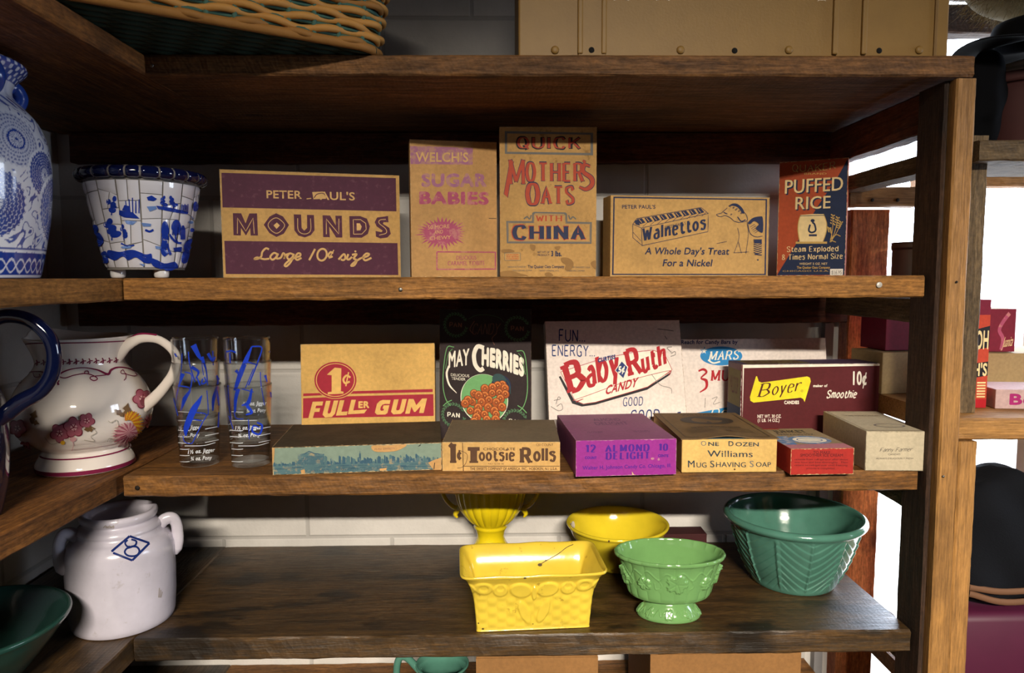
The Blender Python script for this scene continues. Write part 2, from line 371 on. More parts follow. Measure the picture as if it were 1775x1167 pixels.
class Pen:
    """draws printed marks on a surface; coordinates are those of the artwork as read off a photograph (y down)"""
    def __init__(s, mb, mp, base=.00012, step=.000012): s.mb = mb; s.mp = mp; s.off = base; s.step = step; s.fine = 0
    def _emit(s, V, Fc, mat):
        if s.fine: V, Fc = refine(V, Fc, s.fine)
        s.off += s.step; P, ok = s.mp(np.asarray(V, float), s.off)
        if ok is not None: Fc = [f for f in Fc if all(ok[i] for i in f)]
        if Fc: s.mb.add(P, Fc, mat, True)
    def R(s, x0, y0, x1, y1, mat): s.P([(x0, y0), (x1, y0), (x1, y1), (x0, y1)], mat)
    def P(s, pts, mat, smooth=False):
        pts = np.array(pts, float)
        if smooth: pts = cr(pts, 5, True)
        T = tessellate_polygon([[Vector((a, b, 0)) for a, b in pts]]); s._emit(pts, T, mat)
    def D(s, cx, cy, rx, ry, mat, n=28, rot=0.0, a0=0, a1=2 * math.pi):
        a = np.linspace(a0, a1, n, endpoint=(a1 - a0 < 6.2)); x, y = rx * np.cos(a), ry * np.sin(a)
        V = np.stack([cx + x * math.cos(rot) - y * math.sin(rot), cy + x * math.sin(rot) + y * math.cos(rot)], 1)
        V = np.vstack([V, [(cx, cy)]]); k = len(V) - 1
        s._emit(V, [(i, (i + 1) % k, k) for i in range(k if a1 - a0 > 6.2 else k - 1)], mat)
    def S(s, pts, w, mat, smooth=True, closed=False, sub=6):
        P = cr(pts, sub, closed) if smooth else np.array(pts, float)
        if not smooth: P = np.concatenate([np.linspace(P[i], P[i + 1], 4)[:-1] for i in range(len(P) - 1)] + [P[-1:]])
        V, Fc = strip2(P, w, closed); s._emit(V, Fc, mat)
    def ring(s, cx, cy, rx, ry, w, mat, n=40, rot=0.0):
        a = np.linspace(0, 2 * math.pi, n, endpoint=False); x, y = rx * np.cos(a), ry * np.sin(a)
        V, Fc = strip2(np.stack([cx + x * math.cos(rot) - y * math.sin(rot), cy + x * math.sin(rot) + y * math.cos(rot)], 1), w, True); s._emit(V, Fc, mat)
    def frame(s, x0, y0, x1, y1, w, mat):
        for a in ((x0, y0, x1, y0 + w), (x0, y1 - w, x1, y1), (x0, y0 + w, x0 + w, y1 - w), (x1 - w, y0 + w, x1, y1 - w)): s.R(*a, mat)
    def T(s, text, x0, y0, x1, h, mat, y1=None, b=0.0, sh=0.0, font='b', w=.16, hw=None, serif=0.0, sth=.09, gap=.34, arc=0.0, grow=0.0):
        """text between x0 and x1 on the baseline y0 (y1 at its end), cap height h; arc lifts the middle"""
        y1 = y0 if y1 is None else y1
        if font == 'b':
            V, T_ = bfont(text, b); V = V.copy(); mn, mx = V[:, 0].min() - b, V[:, 0].max() + b; k = .7 * b
            pieces = [(np.stack([V[:, 0] + dx, (V[:, 1] + dy) / bcap()], 1), T_) for dx, dy in (((b, 0), (-b, 0), (k, k), (-k, k), (k, -k), (-k, -k), (0, b), (0, -b), (0, 0)) if b > .012 else ((b, 0), (-b, 0)) if b else ((0, 0),))]
        else:
            pieces = sfont(text, w, hw, serif, sth, gap); allv = np.vstack([p[0] for p in pieces]); mn, mx = allv[:, 0].min(), allv[:, 0].max()
        sc = (x1 - x0) / (mx - mn); sl = (y1 - y0) / (x1 - x0)
        for V, Fc in pieces:
            X = (V[:, 0] - mn) * sc; t = X / (x1 - x0)
            px = x0 + X + sh * V[:, 1] * h
            py = y0 + X * sl - V[:, 1] * h * (1 + grow * (2 * t - 1) ** 2) - arc * (1 - (2 * t - 1) ** 2)
            if len(pieces) > 1: s.off -= s.step * .85
            s._emit(np.stack([px, py], 1), Fc, mat)
        if len(pieces) > 1: s.off += s.step
def face_pen(mb, quad, origin, u, v, wu, hv, n):
    """quad = TL, TR, BR, BL in artwork units; the face starts at origin (its lower left) with unit axes u, v, normal n"""
    H = homog(quad, [(0, hv), (wu, hv), (wu, 0), (0, 0)]); O, U, V_, N = map(lambda a: np.array(a, float), (origin, u, v, n))
    def mp(P, off):
        q = np.c_[P, np.ones(len(P))] @ H.T; q = q[:, :2] / q[:, 2:]
        q[:, 0] = np.clip(q[:, 0], 0, wu); q[:, 1] = np.clip(q[:, 1], 0, hv)
        return O + q[:, :1] * U + q[:, 1:] * V_ + N * off, None
    return Pen(mb, mp)
def curved_pen(mb, mw, crop, back=False, maxd=None, extra=None):
    """marks laid on the curved surface already in mb; crop = (x, y, scale) of the view the artwork was read from"""
    bvh = BVHTree.FromPolygons([Vector(v) for v in mb.verts()], mb.f); inv = mw.inverted()
    o = inv @ Vector((0, 0, 0)); R3 = inv.to_3x3()
    def mp(P, off):
        out = np.zeros((len(P), 3)); ok = []
        for k, (x, y) in enumerate(P):
            d = (R3 @ Vector(ray(crop[0] + x / crop[2], crop[1] + y / crop[2]))).normalized()
            hit, nr, _, _ = bvh.ray_cast(o, d)
            if hit is None: ok.append(False); continue
            if nr.dot(d) > 0: nr = -nr
            out[k] = hit + nr * off; ok.append(True)
        return out, ok
    p = Pen(mb, mp, .00032, .00002); p.fine = 4.5 * crop[2]; return p
def carton(name, label, cat, W_, D_, H_, loc, rz, body, rx=0.0, group=None, front=None, topf=None, left=None, fq=None, tq=None, lq=None, edge=None, r=.0012, top_mat=None, warp=0.0, hook=None, extra=None):
    """closed cardboard box; local origin in the middle of its front bottom edge, front facing -y"""
    mb = MB()
    n = 9
    mb.bbox(-W_ / 2, W_ / 2, 0, D_, 0, H_, body, r)
    if fq: front(face_pen(mb, fq, (-W_ / 2, 0, 0), (1, 0, 0), (0, 0, 1), W_, H_, (0, -1, 0)))
    if tq: topf(face_pen(mb, tq, (-W_ / 2, 0, H_), (1, 0, 0), (0, 1, 0), W_, D_, (0, 0, 1)))
    if lq: left(face_pen(mb, lq, (-W_ / 2, D_, 0), (0, -1, 0), (0, 0, 1), D_, H_, (-1, 0, 0)))
    if edge:      # scuffed edges where the print has worn through
        rr = random.Random(sum(map(ord, label)))
        for a, b_, nrm in (((-W_ / 2, 0, H_), (W_ / 2, 0, H_), (0, -1, 0)), ((-W_ / 2, 0, 0), (-W_ / 2, 0, H_), (0, -1, 0)),
                           ((W_ / 2, 0, 0), (W_ / 2, 0, H_), (0, -1, 0)), ((-W_ / 2, 0, 0), (W_ / 2, 0, 0), (0, -1, 0)), ((-W_ / 2, 0, H_), (W_ / 2, 0, H_), (0, 0, 1)), ((-W_/2, 0, H_), (-W_/2, D_, H_), (0, 0, 1))):
            a, b_, nrm = map(lambda q: np.array(q, float), (a, b_, nrm)); L = np.linalg.norm(b_ - a); t = (b_ - a) / L
            inw = np.cross(nrm, t); cen = np.array([0, D_ / 2, H_ / 2])
            if inw @ (cen - a) < 0: inw = -inw
            m = max(12, int(L / .003)); w_ = np.array([max(.0002, rr.gauss(.0005, .0004)) for _ in range(m)])
            P = a + np.outer(np.linspace(0, L, m), t) + nrm * .0006
            mb.add(np.vstack([P + inw * .0002, P + inw * w_[:, None] * 1.3]), [(i, i + 1, m + i + 1, m + i) for i in range(m - 1)], edge)
    o = mb.build(name, None, loc, (rx, 0, rz)); tag(o, label, cat, group)
    if extra: extra(o)
    return o
# ------------------------------------------------------------------ room shell
def block_wall(name, hexc, blush=None):
    """painted concrete block in running bond, object x along the wall, z up"""
    t = NT(name); v = t.coords(seed=0)
    tc = t.new('ShaderNodeTexCoord'); sx = t.new('ShaderNodeSeparateXYZ'); t.link(tc.outputs['Object'], sx.inputs[0])
    cx = t.new('ShaderNodeCombineXYZ'); ad = t.new('ShaderNodeMath', operation='ADD'); ad.inputs[1].default_value = 0.0
    t.link(sx.outputs[0], ad.inputs[0]); s2 = t.new('ShaderNodeMath', operation='ADD'); t.link(ad.outputs[0], s2.inputs[0]); t.link(sx.outputs[1], s2.inputs[1])
    t.link(s2.outputs[0], cx.inputs[0]); z = t.new('ShaderNodeMath', operation='ADD'); z.inputs[1].default_value = 3.618; t.link(sx.outputs[2], z.inputs[0]); t.link(z.outputs[0], cx.inputs[1])
    b = t.new('ShaderNodeTexBrick'); b.inputs['Scale'].default_value = 1; b.inputs['Brick Width'].default_value = .4; b.inputs['Row Height'].default_value = .2
    b.inputs['Mortar Size'].default_value = .006; b.inputs['Mortar Smooth'].default_value = .6; t.link(cx.outputs[0], b.inputs['Vector'])
    b.inputs['Color1'].default_value = srgb(hexc); b.inputs['Color2'].default_value = mul(srgb(hexc), .93); b.inputs['Mortar'].default_value = mul(srgb(hexc), .74)
    n = t.noise(v, 7, 5, .6); f = t.noise(v, 120, 4, .7)
    col = t.mix(1.0, b.outputs[0], t.ramp(n, [(.3, .80), (.7, 1.0)]), 'MULTIPLY')
    sp = t.noise(v, 38, 3, .6); col = t.mix(t.ramp(sp, [(.72, 0.0), (.75, .6)]), col, srgb('#6b5138'))
    t.link(col, t.b.inputs['Base Color']); t.b.inputs['Roughness'].default_value = .6
    h = t.bump(b.outputs['Fac'], .5, -.004); t.link(t.bump(f, .35, .002, h), t.b.inputs['Normal']); return t.m
M_BLOCK = block_wall('painted_block', '#d9d4cf'); M_FLOOR = plain('concrete_floor', '#282522', .8)
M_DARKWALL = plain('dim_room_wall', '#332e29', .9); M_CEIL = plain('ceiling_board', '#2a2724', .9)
M_WFRAME = plain('white_window_paint', '#c9c4bd', .5)
def struct(name, mb): return tag(mb.build(name), kind='structure')
m = MB(); m.box(-1.10, 0.80, 1.66, 1.80, -1.35, 1.75, M_BLOCK); struct('wall_back', m)
m = MB(); m.box(-1.12, -1.00, -4.6, 1.66, -1.35, 1.75, M_BLOCK); struct('wall_left', m)
m = MB(); m.box(-1.12, 3.1, -4.8, 1.80, -1.45, -1.35, M_FLOOR); struct('floor', m)
m = MB(); m.box(-1.12, 3.1, -4.8, 1.80, 1.72, 1.80, M_CEIL); struct('ceiling', m)
m = MB(); m.box(-1.12, 3.1, -4.8, -4.6, -1.35, 1.75, M_DARKWALL); struct('wall_front', m)
# wall beside the window on the right of the shelves, and the right-hand wall with a window added to light the stud
m = MB(); m.box(0.80, 3.0, 1.74, 1.80, -1.35, -1.10, M_DARKWALL); m.box(0.80, 3.0, 1.74, 1.80, 1.05, 1.75, M_DARKWALL)
m.box(2.10, 3.0, 1.74, 1.80, -1.10, 1.05, M_DARKWALL); struct('wall_window_side', m)
m = MB(); m.box(2.9, 3.0, -4.6, 0.20, -1.35, 1.75, M_DARKWALL); m.box(2.9, 3.0, 1.30, 1.74, -1.35, 1.75, M_DARKWALL); m.box(2.9, 3.0, .2, 1.3, -1.35, -.2, M_DARKWALL); m.box(2.9, 3.0, .2, 1.3, .7, 1.75, M_DARKWALL); struct('wall_right', m)
m = MB(); m.box(2.93, 2.97, .2, 1.3, -.2, -.165, M_WFRAME); m.box(2.93, 2.97, .2, 1.3, .665, .7, M_WFRAME)
for y in (.2, .732, 1.265): m.box(2.935, 2.965, y, y + .035, -.165, .665, M_WFRAME)
struct('window_added', m)  # unseen window, added for light on the stud
m = MB(); m.box(0.80, 2.10, 1.745, 1.79, -1.10, -1.06, M_WFRAME); m.box(0.80, 2.10, 1.745, 1.79, 1.01, 1.05, M_WFRAME)
for x in (1.31, 1.70, 2.065): m.box(x, x + .035, 1.75, 1.785, -1.06, 1.01, M_WFRAME)
struct('window_1', m)
m = MB(); m.box(.758, .778, 1.638, 1.659, -1.35, -.11, plain('grey_trim', '#8d8a8c', .6)); struct('trim_1', m)
m = MB(); m.box(-4, 9, 1.9, 12, -1.5, -1.42, plain('pale_yard', '#b9b4aa', .9)); tag(m.build('floor_outside'), kind='structure')

# ------------------------------------------------------------------ rough lumber
def board(mb, x0, x1, y0, y1, z0, z1, mat, axis='x', jit=.0007, wany=0.0, seed=0):
    """rough-sawn board with uneven edges; returns nothing, grain along the chosen axis when mesh axis X is that axis"""
    r = np.random.default_rng(seed); lo, hi = {'x': (x0, x1), 'y': (y0, y1), 'z': (z0, z1)}[axis]
    n = max(10, int((hi - lo) / .012)); t = np.linspace(lo, hi, n)
    (a0, a1), (b0, b1) = {'x': ((y0, y1), (z0, z1)), 'y': ((x0, x1), (z0, z1)), 'z': ((x0, x1), (y0, y1))}[axis]
    c = .003
    ring = [(a0, b0 + c), (a0, (b0 + b1) / 2), (a0, b1 - c), (a0 + c, b1), ((a0 + a1) / 2, b1), (a1 - c, b1), (a1, b1 - c), (a1, b0 + c), (a1 - c, b0), ((a0 + a1) / 2, b0), (a0 + c, b0)]
    k = len(ring); G = np.zeros((n, k, 3))
    def sm(m): q = r.normal(size=n + 8); q = np.convolve(q, np.ones(m) / m, 'same')[4:-4]; return q * math.sqrt(m)
    for j, (a, b) in enumerate(ring):
        flat = b in (b1,) or j in (4, 9)
        da = sm(3) * jit * .7 + sm(9) * jit * .6; db = (sm(3) * .8 + sm(9) * .5) * jit * (.15 if flat else .7)
        if j in (2, 3, 0, 10): da = da + wany * .0
        P = {'x': (t, a + da, b + db), 'y': (a + da, t, b + db), 'z': (a + da, b + db, t)}[axis]
        G[:, j, :] = np.stack(np.broadcast_arrays(*P), 1)
    if axis in 'xz': G = G[:, ::-1]
    mb.grid(G, mat, closed_v=True, smooth=False)
    for e in (0, -1):
        mb.add(G[e], [list(range(k)) if e else list(range(k))[::-1]], mat)
def lumber(name, parent, x0, x1, y0, y1, z0, z1, mat, axis='x', seed=0, jit=.0007, label=None, skew=0.0):
    """a board as its own object whose local X is the grain direction"""
    mb = MB(); cx, cy, cz = (x0 + x1) / 2, (y0 + y1) / 2, (z0 + z1) / 2; a, b, c = (x1 - x0) / 2, (y1 - y0) / 2, (z1 - z0) / 2
    L = {'x': (a, b, c), 'y': (b, a, c), 'z': (c, b, a)}[axis]
    board(mb, -L[0], L[0], -L[1], L[1], -L[2], L[2], mat, 'x', jit, seed=seed)
    o = mb.build(name, parent, (cx, cy, cz)); o.rotation_euler = {'x': (0, 0, skew), 'y': (0, 0, math.pi / 2 + skew), 'z': (0, -math.pi / 2 + skew, 0)}[axis]
    if label: o['label'] = label
    return o
W_T = wood('weathered_shelf', '#4a2f19', '#96683a', 1.3, saw=.5)
W_MID = wood('oiled_shelf', '#65421c', '#b98040', 4.1, saw=.25)
W_B = wood('stained_shelf', '#2c2011', '#604524', 7.7, saw=.15, stain=.85, rough=.48, spec=.6)
W_C = wood('brown_shelf', '#523416', '#9c6a34', 2.2, saw=.3, rough=.62)
W_L = wood('left_board', '#543014', '#9c6630', 9.2, stain=.2)
W_UND = wood('red_brown_ledger', '#3f1d10', '#7a4126', 5.0)
W_POST = wood('pale_fir_post', '#8f6536', '#b9874a', 3.4, rough=.7, grain=1.8, speck=.25)
W_BEAM_SHADE = wood('dark_beam_and_post_shade', '#2c1e16', '#4c3424', 6.4, rough=.8, saw=.3)  # dark beam wood; on the front post it carries shade
W_STUD = wood('lit_orange_stud', '#a8552c', '#e28e54', 8.8, rough=.8, saw=.35)  # base colour raised to carry the orange light on the stud
W_GREY = wood('grey_brown_board', '#4a3a26', '#7d6646', 8.1, rough=.8, saw=.4)
Z1, Z2, Z3, Z4, Z5 = .357, 0.0, -.343, -.637, -.93
M_NAIL = plain('nail_steel', '#8a8780', .45, 1.0); M_NAILD = plain('rusty_nail', '#2a211b', .7, .5)
SU = empty('shelving_unit', (0, 1.4, -EYE), label='rough brown lumber corner shelving nailed together against the block wall', cat='shelving')
SO = (0, -1.4, EYE)      # children are given in room coordinates
def sub(o): o.location = Vector(o.location) + Vector(SO); return o
sub(lumber('shelf_board', SU, -.60, .777, 1.18, 1.655, .324, Z1, W_T, seed=1))
sub(lumber('shelf_board', SU, -.637, .735, 1.22, 1.655, -.038, Z2, W_MID, seed=2))
sub(lumber('shelf_board', SU, -.654, .738, 1.22, 1.655, -.380, Z3, W_C, seed=3))
sub(lumber('shelf_board', SU, -.650, .738, 1.22, 1.655, -.678, Z4, W_B, seed=4))
sub(lumber('shelf_board', SU, -.650, .738, 1.26, 1.655, -.968, Z5, W_C, seed=5))
sub(lumber('side_board', SU, -.99, -.565, .30, 1.655, .324, Z1 - .001, W_L, 'y', seed=6))
sub(lumber('side_board', SU, -.99, -.640, .30, 1.655, -.038, Z2 - .0005, W_MID, 'y', seed=7))
sub(lumber('side_board', SU, -.98, -.672, .30, 1.650, -.380, Z3 - .0005, W_L, 'y', seed=8, skew=math.radians(-1.0)))
sub(lumber('side_board', SU, -.99, -.652, .30, 1.655, -.678, Z4 - .0005, W_B, 'y', seed=9))
sub(lumber('side_board', SU, -.99, -.652, .30, 1.655, -.968, Z5 - .0005, W_B, 'y', seed=10))
for za, zb, m_ in ((.256, .322, W_UND), (-.108, -.040, W_UND), (-.455, -.382, W_UND), (-.75, -.680, W_UND)):
    sub(lumber('ledger', SU, -.95, .80, 1.62, 1.655, za, zb, m_, seed=int(za * 100) + 90))
# pale front post, a dark board added for its shaded left side, rails that carry the shelf ends, stud at the wall end
sub(lumber('post', SU, .7522, .786, 1.184, 1.27, -EYE, .322, W_POST, 'z', seed=11, jit=.0004))
sub(lumber('post', SU, .7435, .7518, 1.200, 1.278, -EYE, .322, W_BEAM_SHADE, 'z', seed=12, jit=.0004, label='dark board added for the shaded left side of the front post'))
sub(lumber('rail', SU, .748, .786, 1.275, 1.65, .250, .322, W_UND, 'y', seed=13))
sub(lumber('rail', SU, .748, .800, 1.275, 1.62, .182, .214, W_GREY, 'y', seed=14))
sub(lumber('rail', SU, .748, .786, 1.275, 1.62, -.085, -.040, W_GREY, 'y', seed=15))
sub(lumber('rail', SU, .748, .786, 1.275, 1.62, -.43, -.382, W_GREY, 'y', seed=16))
sub(lumber('rail', SU, .748, .786, 1.275, 1.62, -.725, -.680, W_GREY, 'y', seed=17))
sub(lumber('stud', SU, .802, .890, 1.62, 1.70, -EYE, .150, W_STUD, 'z', seed=18, label='brown stud coloured orange as lit, at the wall end'))
cl = sub(lumber('cleat', SU, .775, .932, 1.575, 1.615, .153, .195, W_POST, 'x', seed=19, label='pale offcut with two nail holes'))
def nail(px, py, y, r, m_, parent=SU, so=SO, name='nail'):
    mb = MB(); a = np.linspace(0, 2 * math.pi, 14, endpoint=False); G = []
    for rr, d in ((r, .0), (r, -.0008), (r * .7, -.0014), (r * .05, -.0016)): G.append(np.stack([rr * np.cos(a), np.full(14, d), rr * np.sin(a)], 1))
    mb.grid(np.array(G), m_, closed_v=True, flip=True); p = ony(px, py, y)
    o = mb.build(name, parent, (p[0] + so[0], p[1] + so[1], p[2] + so[2])); return o
nail(1524, 494, 1.218, .0052, plain('pale_nail_head', '#cfc9c0', .4, .3)); nail(694, 502, 1.218, .0035, M_NAIL); nail(238, 846, 1.218, .004, M_NAILD)
nail(263, 114, 1.178, .003, M_NAIL); nail(1512, 347, 1.573, .004, M_NAILD); nail(1556, 347, 1.573, .004, M_NAILD); nail(1658, 489, 1.182, .002, M_NAILD)
nail(1635, 826, 1.182, .002, M_NAIL)

# second shelving unit, to the right of the post
S2 = empty('shelving_unit', (1.2, 1.4, -EYE), label='pale lumber shelving standing in front of the bright window, right of the post', cat='shelving')
S2O = (-1.2, -1.4, EYE)
def sub2(o): o.location = Vector(o.location) + Vector(S2O); return o
sub2(lumber('post', S2, .802, .847, 1.235, 1.31, -.244, .24, W_GREY, 'z', seed=21, jit=.0005, label='grey upper length of the post'))
sub2(lumber('post', S2, .7875, .820, 1.186, 1.27, -EYE, -.285, W_POST, 'z', seed=22, jit=.0005))
sub2(lumber('shelf_board', S2, .7875, 1.9, 1.19, 1.60, -.283, -.245, W_POST, seed=23))
sub2(lumber('shelf_board', S2, .806, 1.9, 1.20, 1.40, .192, .226, W_GREY, seed=24))
sub2(lumber('shelf_board', S2, .826, 1.9, 1.20, 1.60, -.84, -.805, W_C, seed=25))
sub2(lumber('post', S2, 1.86, 1.90, 1.61, 1.66, -EYE, .9, W_GREY, 'z', seed=26))
sub2(lumber('rail', S2, .80, 1.9, 1.655, 1.70, .55, .615, W_BEAM_SHADE, 'x', seed=27))
sub2(lumber('rail', S2, .95, 1.9, 1.61, 1.65, .20, .235, W_POST, 'x', seed=28))

# ceiling lamp that lights the shelves
L = empty('ceiling_lamp', (.35, -3.2, 1.72), label='long ceiling lamp fitting with a frosted panel behind the camera', cat='lamp')
m = MB(); m.bbox(-.68, .68, -.12, .12, -.08, 0, M_WFRAME, .006); m.build('housing', L, (0, 0, 0))
m = MB(); m.bbox(-.60, .60, -.065, .065, -.095, -.08, plain('frosted_panel', '#ffe9c8', .5, emit=4.0), .004); m.build('diffuser', L, (0, 0, 0))
# ------------------------------------------------------------------ inks and card
K_TAN = paper('kraft_card', '#d8ab68'); K_TAN2 = paper('pale_kraft_card', '#cfa066'); K_OATS = paper('stained_kraft_card', '#cfa262', stain='#8f6a3a')
K_GUM = paper('buff_card', '#e6b768'); K_WHITE = paper('white_card', '#f1e4dc', vary=.1); K_CREAM = paper('cream_card', '#cbbda2'); K_EDGE = paper('worn_card_edge', '#d9b988')
K_GREYTOP = paper('dusty_card', '#7d6d57'); K_DARKCARD = paper('dark_brown_card', '#35292a', vary=.3)
I_PLUM = ink('plum_ink', '#54253c', wear='#6f4452', wcol=-.08); I_TAN = ink('tan_ink', '#dcb172'); I_PINK = ink('rose_ink', '#b0506f', wear='#c98a80', wcol=-.02)
I_MAUVE = ink('faded_mauve_ink', '#ac6f8e', wear='#c99a78', wcol=.02); I_RED = ink('brick_red_ink', '#b4462f'); I_NAVY = ink('navy_ink', '#2c3352'); I_GREYB = ink('grey_blue_ink', '#6f6c67')
I_BLACK = ink('black_ink', '#221d22'); I_ORANGE = ink('orange_red_ink', '#c4502c'); I_DNAVY = ink('deep_navy_ink', '#1e2a49'); I_CREAM = ink('cream_ink', '#e9cf98'); I_GOLD = ink('gold_ink', '#c9a55c')
I_STAIN = ink('brown_stain', '#9a7340')
def fit2(x0, Y0, x1, Y1, z=0.0):
    a, b = ony(x0, 480, Y0), ony(x1, 480, Y1); c = (a + b) / 2
    return (c[0], c[1], z), math.atan2(b[1] - a[1], b[0] - a[0]), float(np.hypot(*(b - a)[:2]))

# -------- plum and tan box
def mounds(f):
    f.P([(98, 158), (1612, 214), (1612, 498), (98, 460)], I_PLUM)
    f.P([(104, 752), (1616, 770), (1618, 1046), (108, 1044)], I_PLUM)
    f.T("PETER", 490, 380, 798, 66, I_TAN, y1=386, b=.018)
    f.T("AUL'S", 955, 394, 1258, 66, I_TAN, y1=402, b=.018)
    f.P([(890, 330), (985, 326), (1010, 388), (900, 392)], I_TAN); f.S([(905, 380), (930, 350), (975, 340), (1000, 350)], 7, I_PLUM); f.S([(840, 388), (880, 384)], 8, I_TAN)
    f.S([(760, 384), (790, 372), (850, 378)], 5, I_PLUM)
    s = 34
    P = lambda *a: f.P(list(a), I_PLUM)
    P((188, 510), (262, 512), (298, 600), (334, 513), (402, 513), (404, 706), (340, 706), (338, 640), (298, 706), (256, 640), (252, 706), (188, 703))
    f.S([(222, 690), (228, 552), (298, 668), (366, 552), (372, 690)], 6, I_TAN, False)
    P((570, 512), (630, 540), (680, 614), (632, 690), (566, 718), (506, 684), (458, 612), (512, 540)); f.P([(574, 592), (600, 618), (570, 648), (544, 618)], I_TAN)
    f.S([(570, 552), (612, 575), (642, 616), (612, 662), (568, 686), (522, 660), (496, 614), (524, 572)], 6, I_TAN, True, True)
    P((724, 522), (788, 524), (790, 640), (812, 664), (838, 640), (840, 526), (900, 528), (902, 660), (868, 702), (815, 722), (760, 706), (726, 660))
    f.S([(757, 556), (760, 660), (812, 692), (866, 664), (870, 558)], 6, I_TAN)
    P((975, 530), (1040, 532), (1088, 620), (1086, 534), (1142, 535), (1142, 722), (1088, 722), (1030, 626), (1034, 720), (976, 718))
    f.S([(1004, 694), (1006, 562), (1112, 692), (1116, 560)], 6, I_TAN, False)
    P((1206, 538), (1300, 538), (1358, 560), (1382, 626), (1364, 690), (1310, 724), (1208, 722)); f.P([(1268, 600), (1296, 600), (1312, 628), (1300, 660), (1268, 662)], I_TAN)
    f.S([(1240, 694), (1240, 568), (1302, 568), (1346, 600), (1350, 652), (1312, 692), (1240, 694)], 6, I_TAN, False)
    P((1540, 538), (1542, 592), (1500, 590), (1494, 604), (1548, 640), (1560, 690), (1530, 722), (1470, 730), (1432, 714), (1430, 666), (1480, 676), (1492, 664), (1440, 626), (1424, 590), (1446, 550))
    f.S([(1520, 566), (1470, 572), (1462, 600), (1516, 646), (1520, 684), (1460, 702)], 6, I_TAN)
    # script line
    w = 17; t = lambda *a: f.S(list(a), w, I_TAN)
    t((498, 826), (470, 818), (438, 850), (428, 888), (400, 908), (366, 912), (392, 898), (450, 912), (498, 908))
    t((570, 868), (540, 858), (508, 890), (522, 916), (552, 902), (578, 862)); t((576, 866), (562, 904), (590, 904), (608, 890))
    t((606, 890), (622, 860), (636, 874), (630, 908), (640, 878), (672, 864))
    t((706, 868), (678, 862), (656, 892), (672, 914), (700, 896), (716, 864)); t((716, 864), (690, 930), (650, 972), (632, 964), (664, 930), (722, 898))
    t((722, 898), (768, 884), (772, 864), (750, 862), (728, 892), (742, 918), (782, 900))
    t((902, 822), (876, 870), (848, 920)); f.ring(962, 872, 40, 52, w, I_TAN, rot=.3)
    t((1060, 858), (1036, 850), (1016, 876), (1030, 894), (1054, 886)); f.S([(1066, 830), (1022, 906)], 9, I_TAN)
    t((1104, 914), (1152, 866), (1164, 900), (1146, 918), (1124, 912)); t((1190, 866), (1178, 906), (1196, 912), (1222, 890)); f.D(1252, 842, 9, 8, I_TAN)
    t((1222, 872), (1262, 866), (1236, 902), (1262, 920), (1240, 962), (1212, 966), (1244, 934), (1300, 900))
    t((1300, 900), (1352, 884), (1370, 866), (1344, 862), (1318, 892), (1336, 920), (1390, 898))
loc, rz, w = fit2(387, 1.345, 695, 1.428)
carton('candy_box', 'purple and tan box with two dark bands and script lettering, beside the mosaic pot', 'box', w, .055, .200, loc, rz, K_TAN,
       front=mounds, fq=[(80, 128), (1642, 192), (1640, 1064), (84, 1078)], edge=K_EDGE)
# -------- tall tan carton with faded pink print
def sugar(f):
    f.P([(52, 178), (482, 196), (480, 312), (54, 302)], I_MAUVE)
    f.T("WELCH'S", 90, 285, 450, 62, I_TAN, y1=292, b=.02)
    f.T("SUGAR", 128, 456, 578, 82, I_MAUVE, y1=462, b=.05); f.T("BABIES", 112, 576, 592, 78, I_PINK, y1=586, b=.05)
    pts = []; rr = random.Random(4); n = 34
    for i in range(n):
        a = 2 * math.pi * i / n; r0 = rr.uniform(.76, .84); r1 = rr.uniform(1.0, 1.35)
        pts += [(270 + 150 * r0 * math.cos(a), 785 + 92 * r0 * math.sin(a)), (270 + 150 * r1 * math.cos(a + .09), 785 + 100 * r1 * math.sin(a + .09))]
    f.P(pts, I_PINK); f.D(265, 780, 118, 74, I_PINK)
    for s, y, a, b in (("50 MORE", 758, 170, 320), ("AND", 795, 215, 275), ("CHEWY", 835, 185, 330)): f.T(s, a, y, b, 26, I_TAN, y1=y - 8)
    f.P([(228, 912), (642, 920), (642, 928), (228, 921)], I_PINK); f.P([(228, 1036), (642, 1038), (642, 1047), (228, 1045)], I_PINK)
    f.P([(228, 912), (237, 912), (237, 1044), (228, 1044)], I_PINK); f.P([(634, 920), (642, 920), (642, 1046), (634, 1046)], I_PINK)
    f.T("DELICIOUS", 368, 974, 506, 28, I_PINK, b=.01); f.T("CARAMEL TIDBITS", 308, 1014, 562, 30, I_PINK, b=.01)
    f.S([(592, 686), (645, 688)], 4, I_BLACK)
loc, rz, w = fit2(713.5, 1.410, 862, 1.440)
carton('candy_box', 'tall tan carton with faded pink lettering and a starburst', 'box', w, .05, .2665, loc, rz, K_TAN2,
       front=sugar, fq=[(48, 132), (644, 160), (652, 1098), (56, 1094)], edge=K_EDGE)
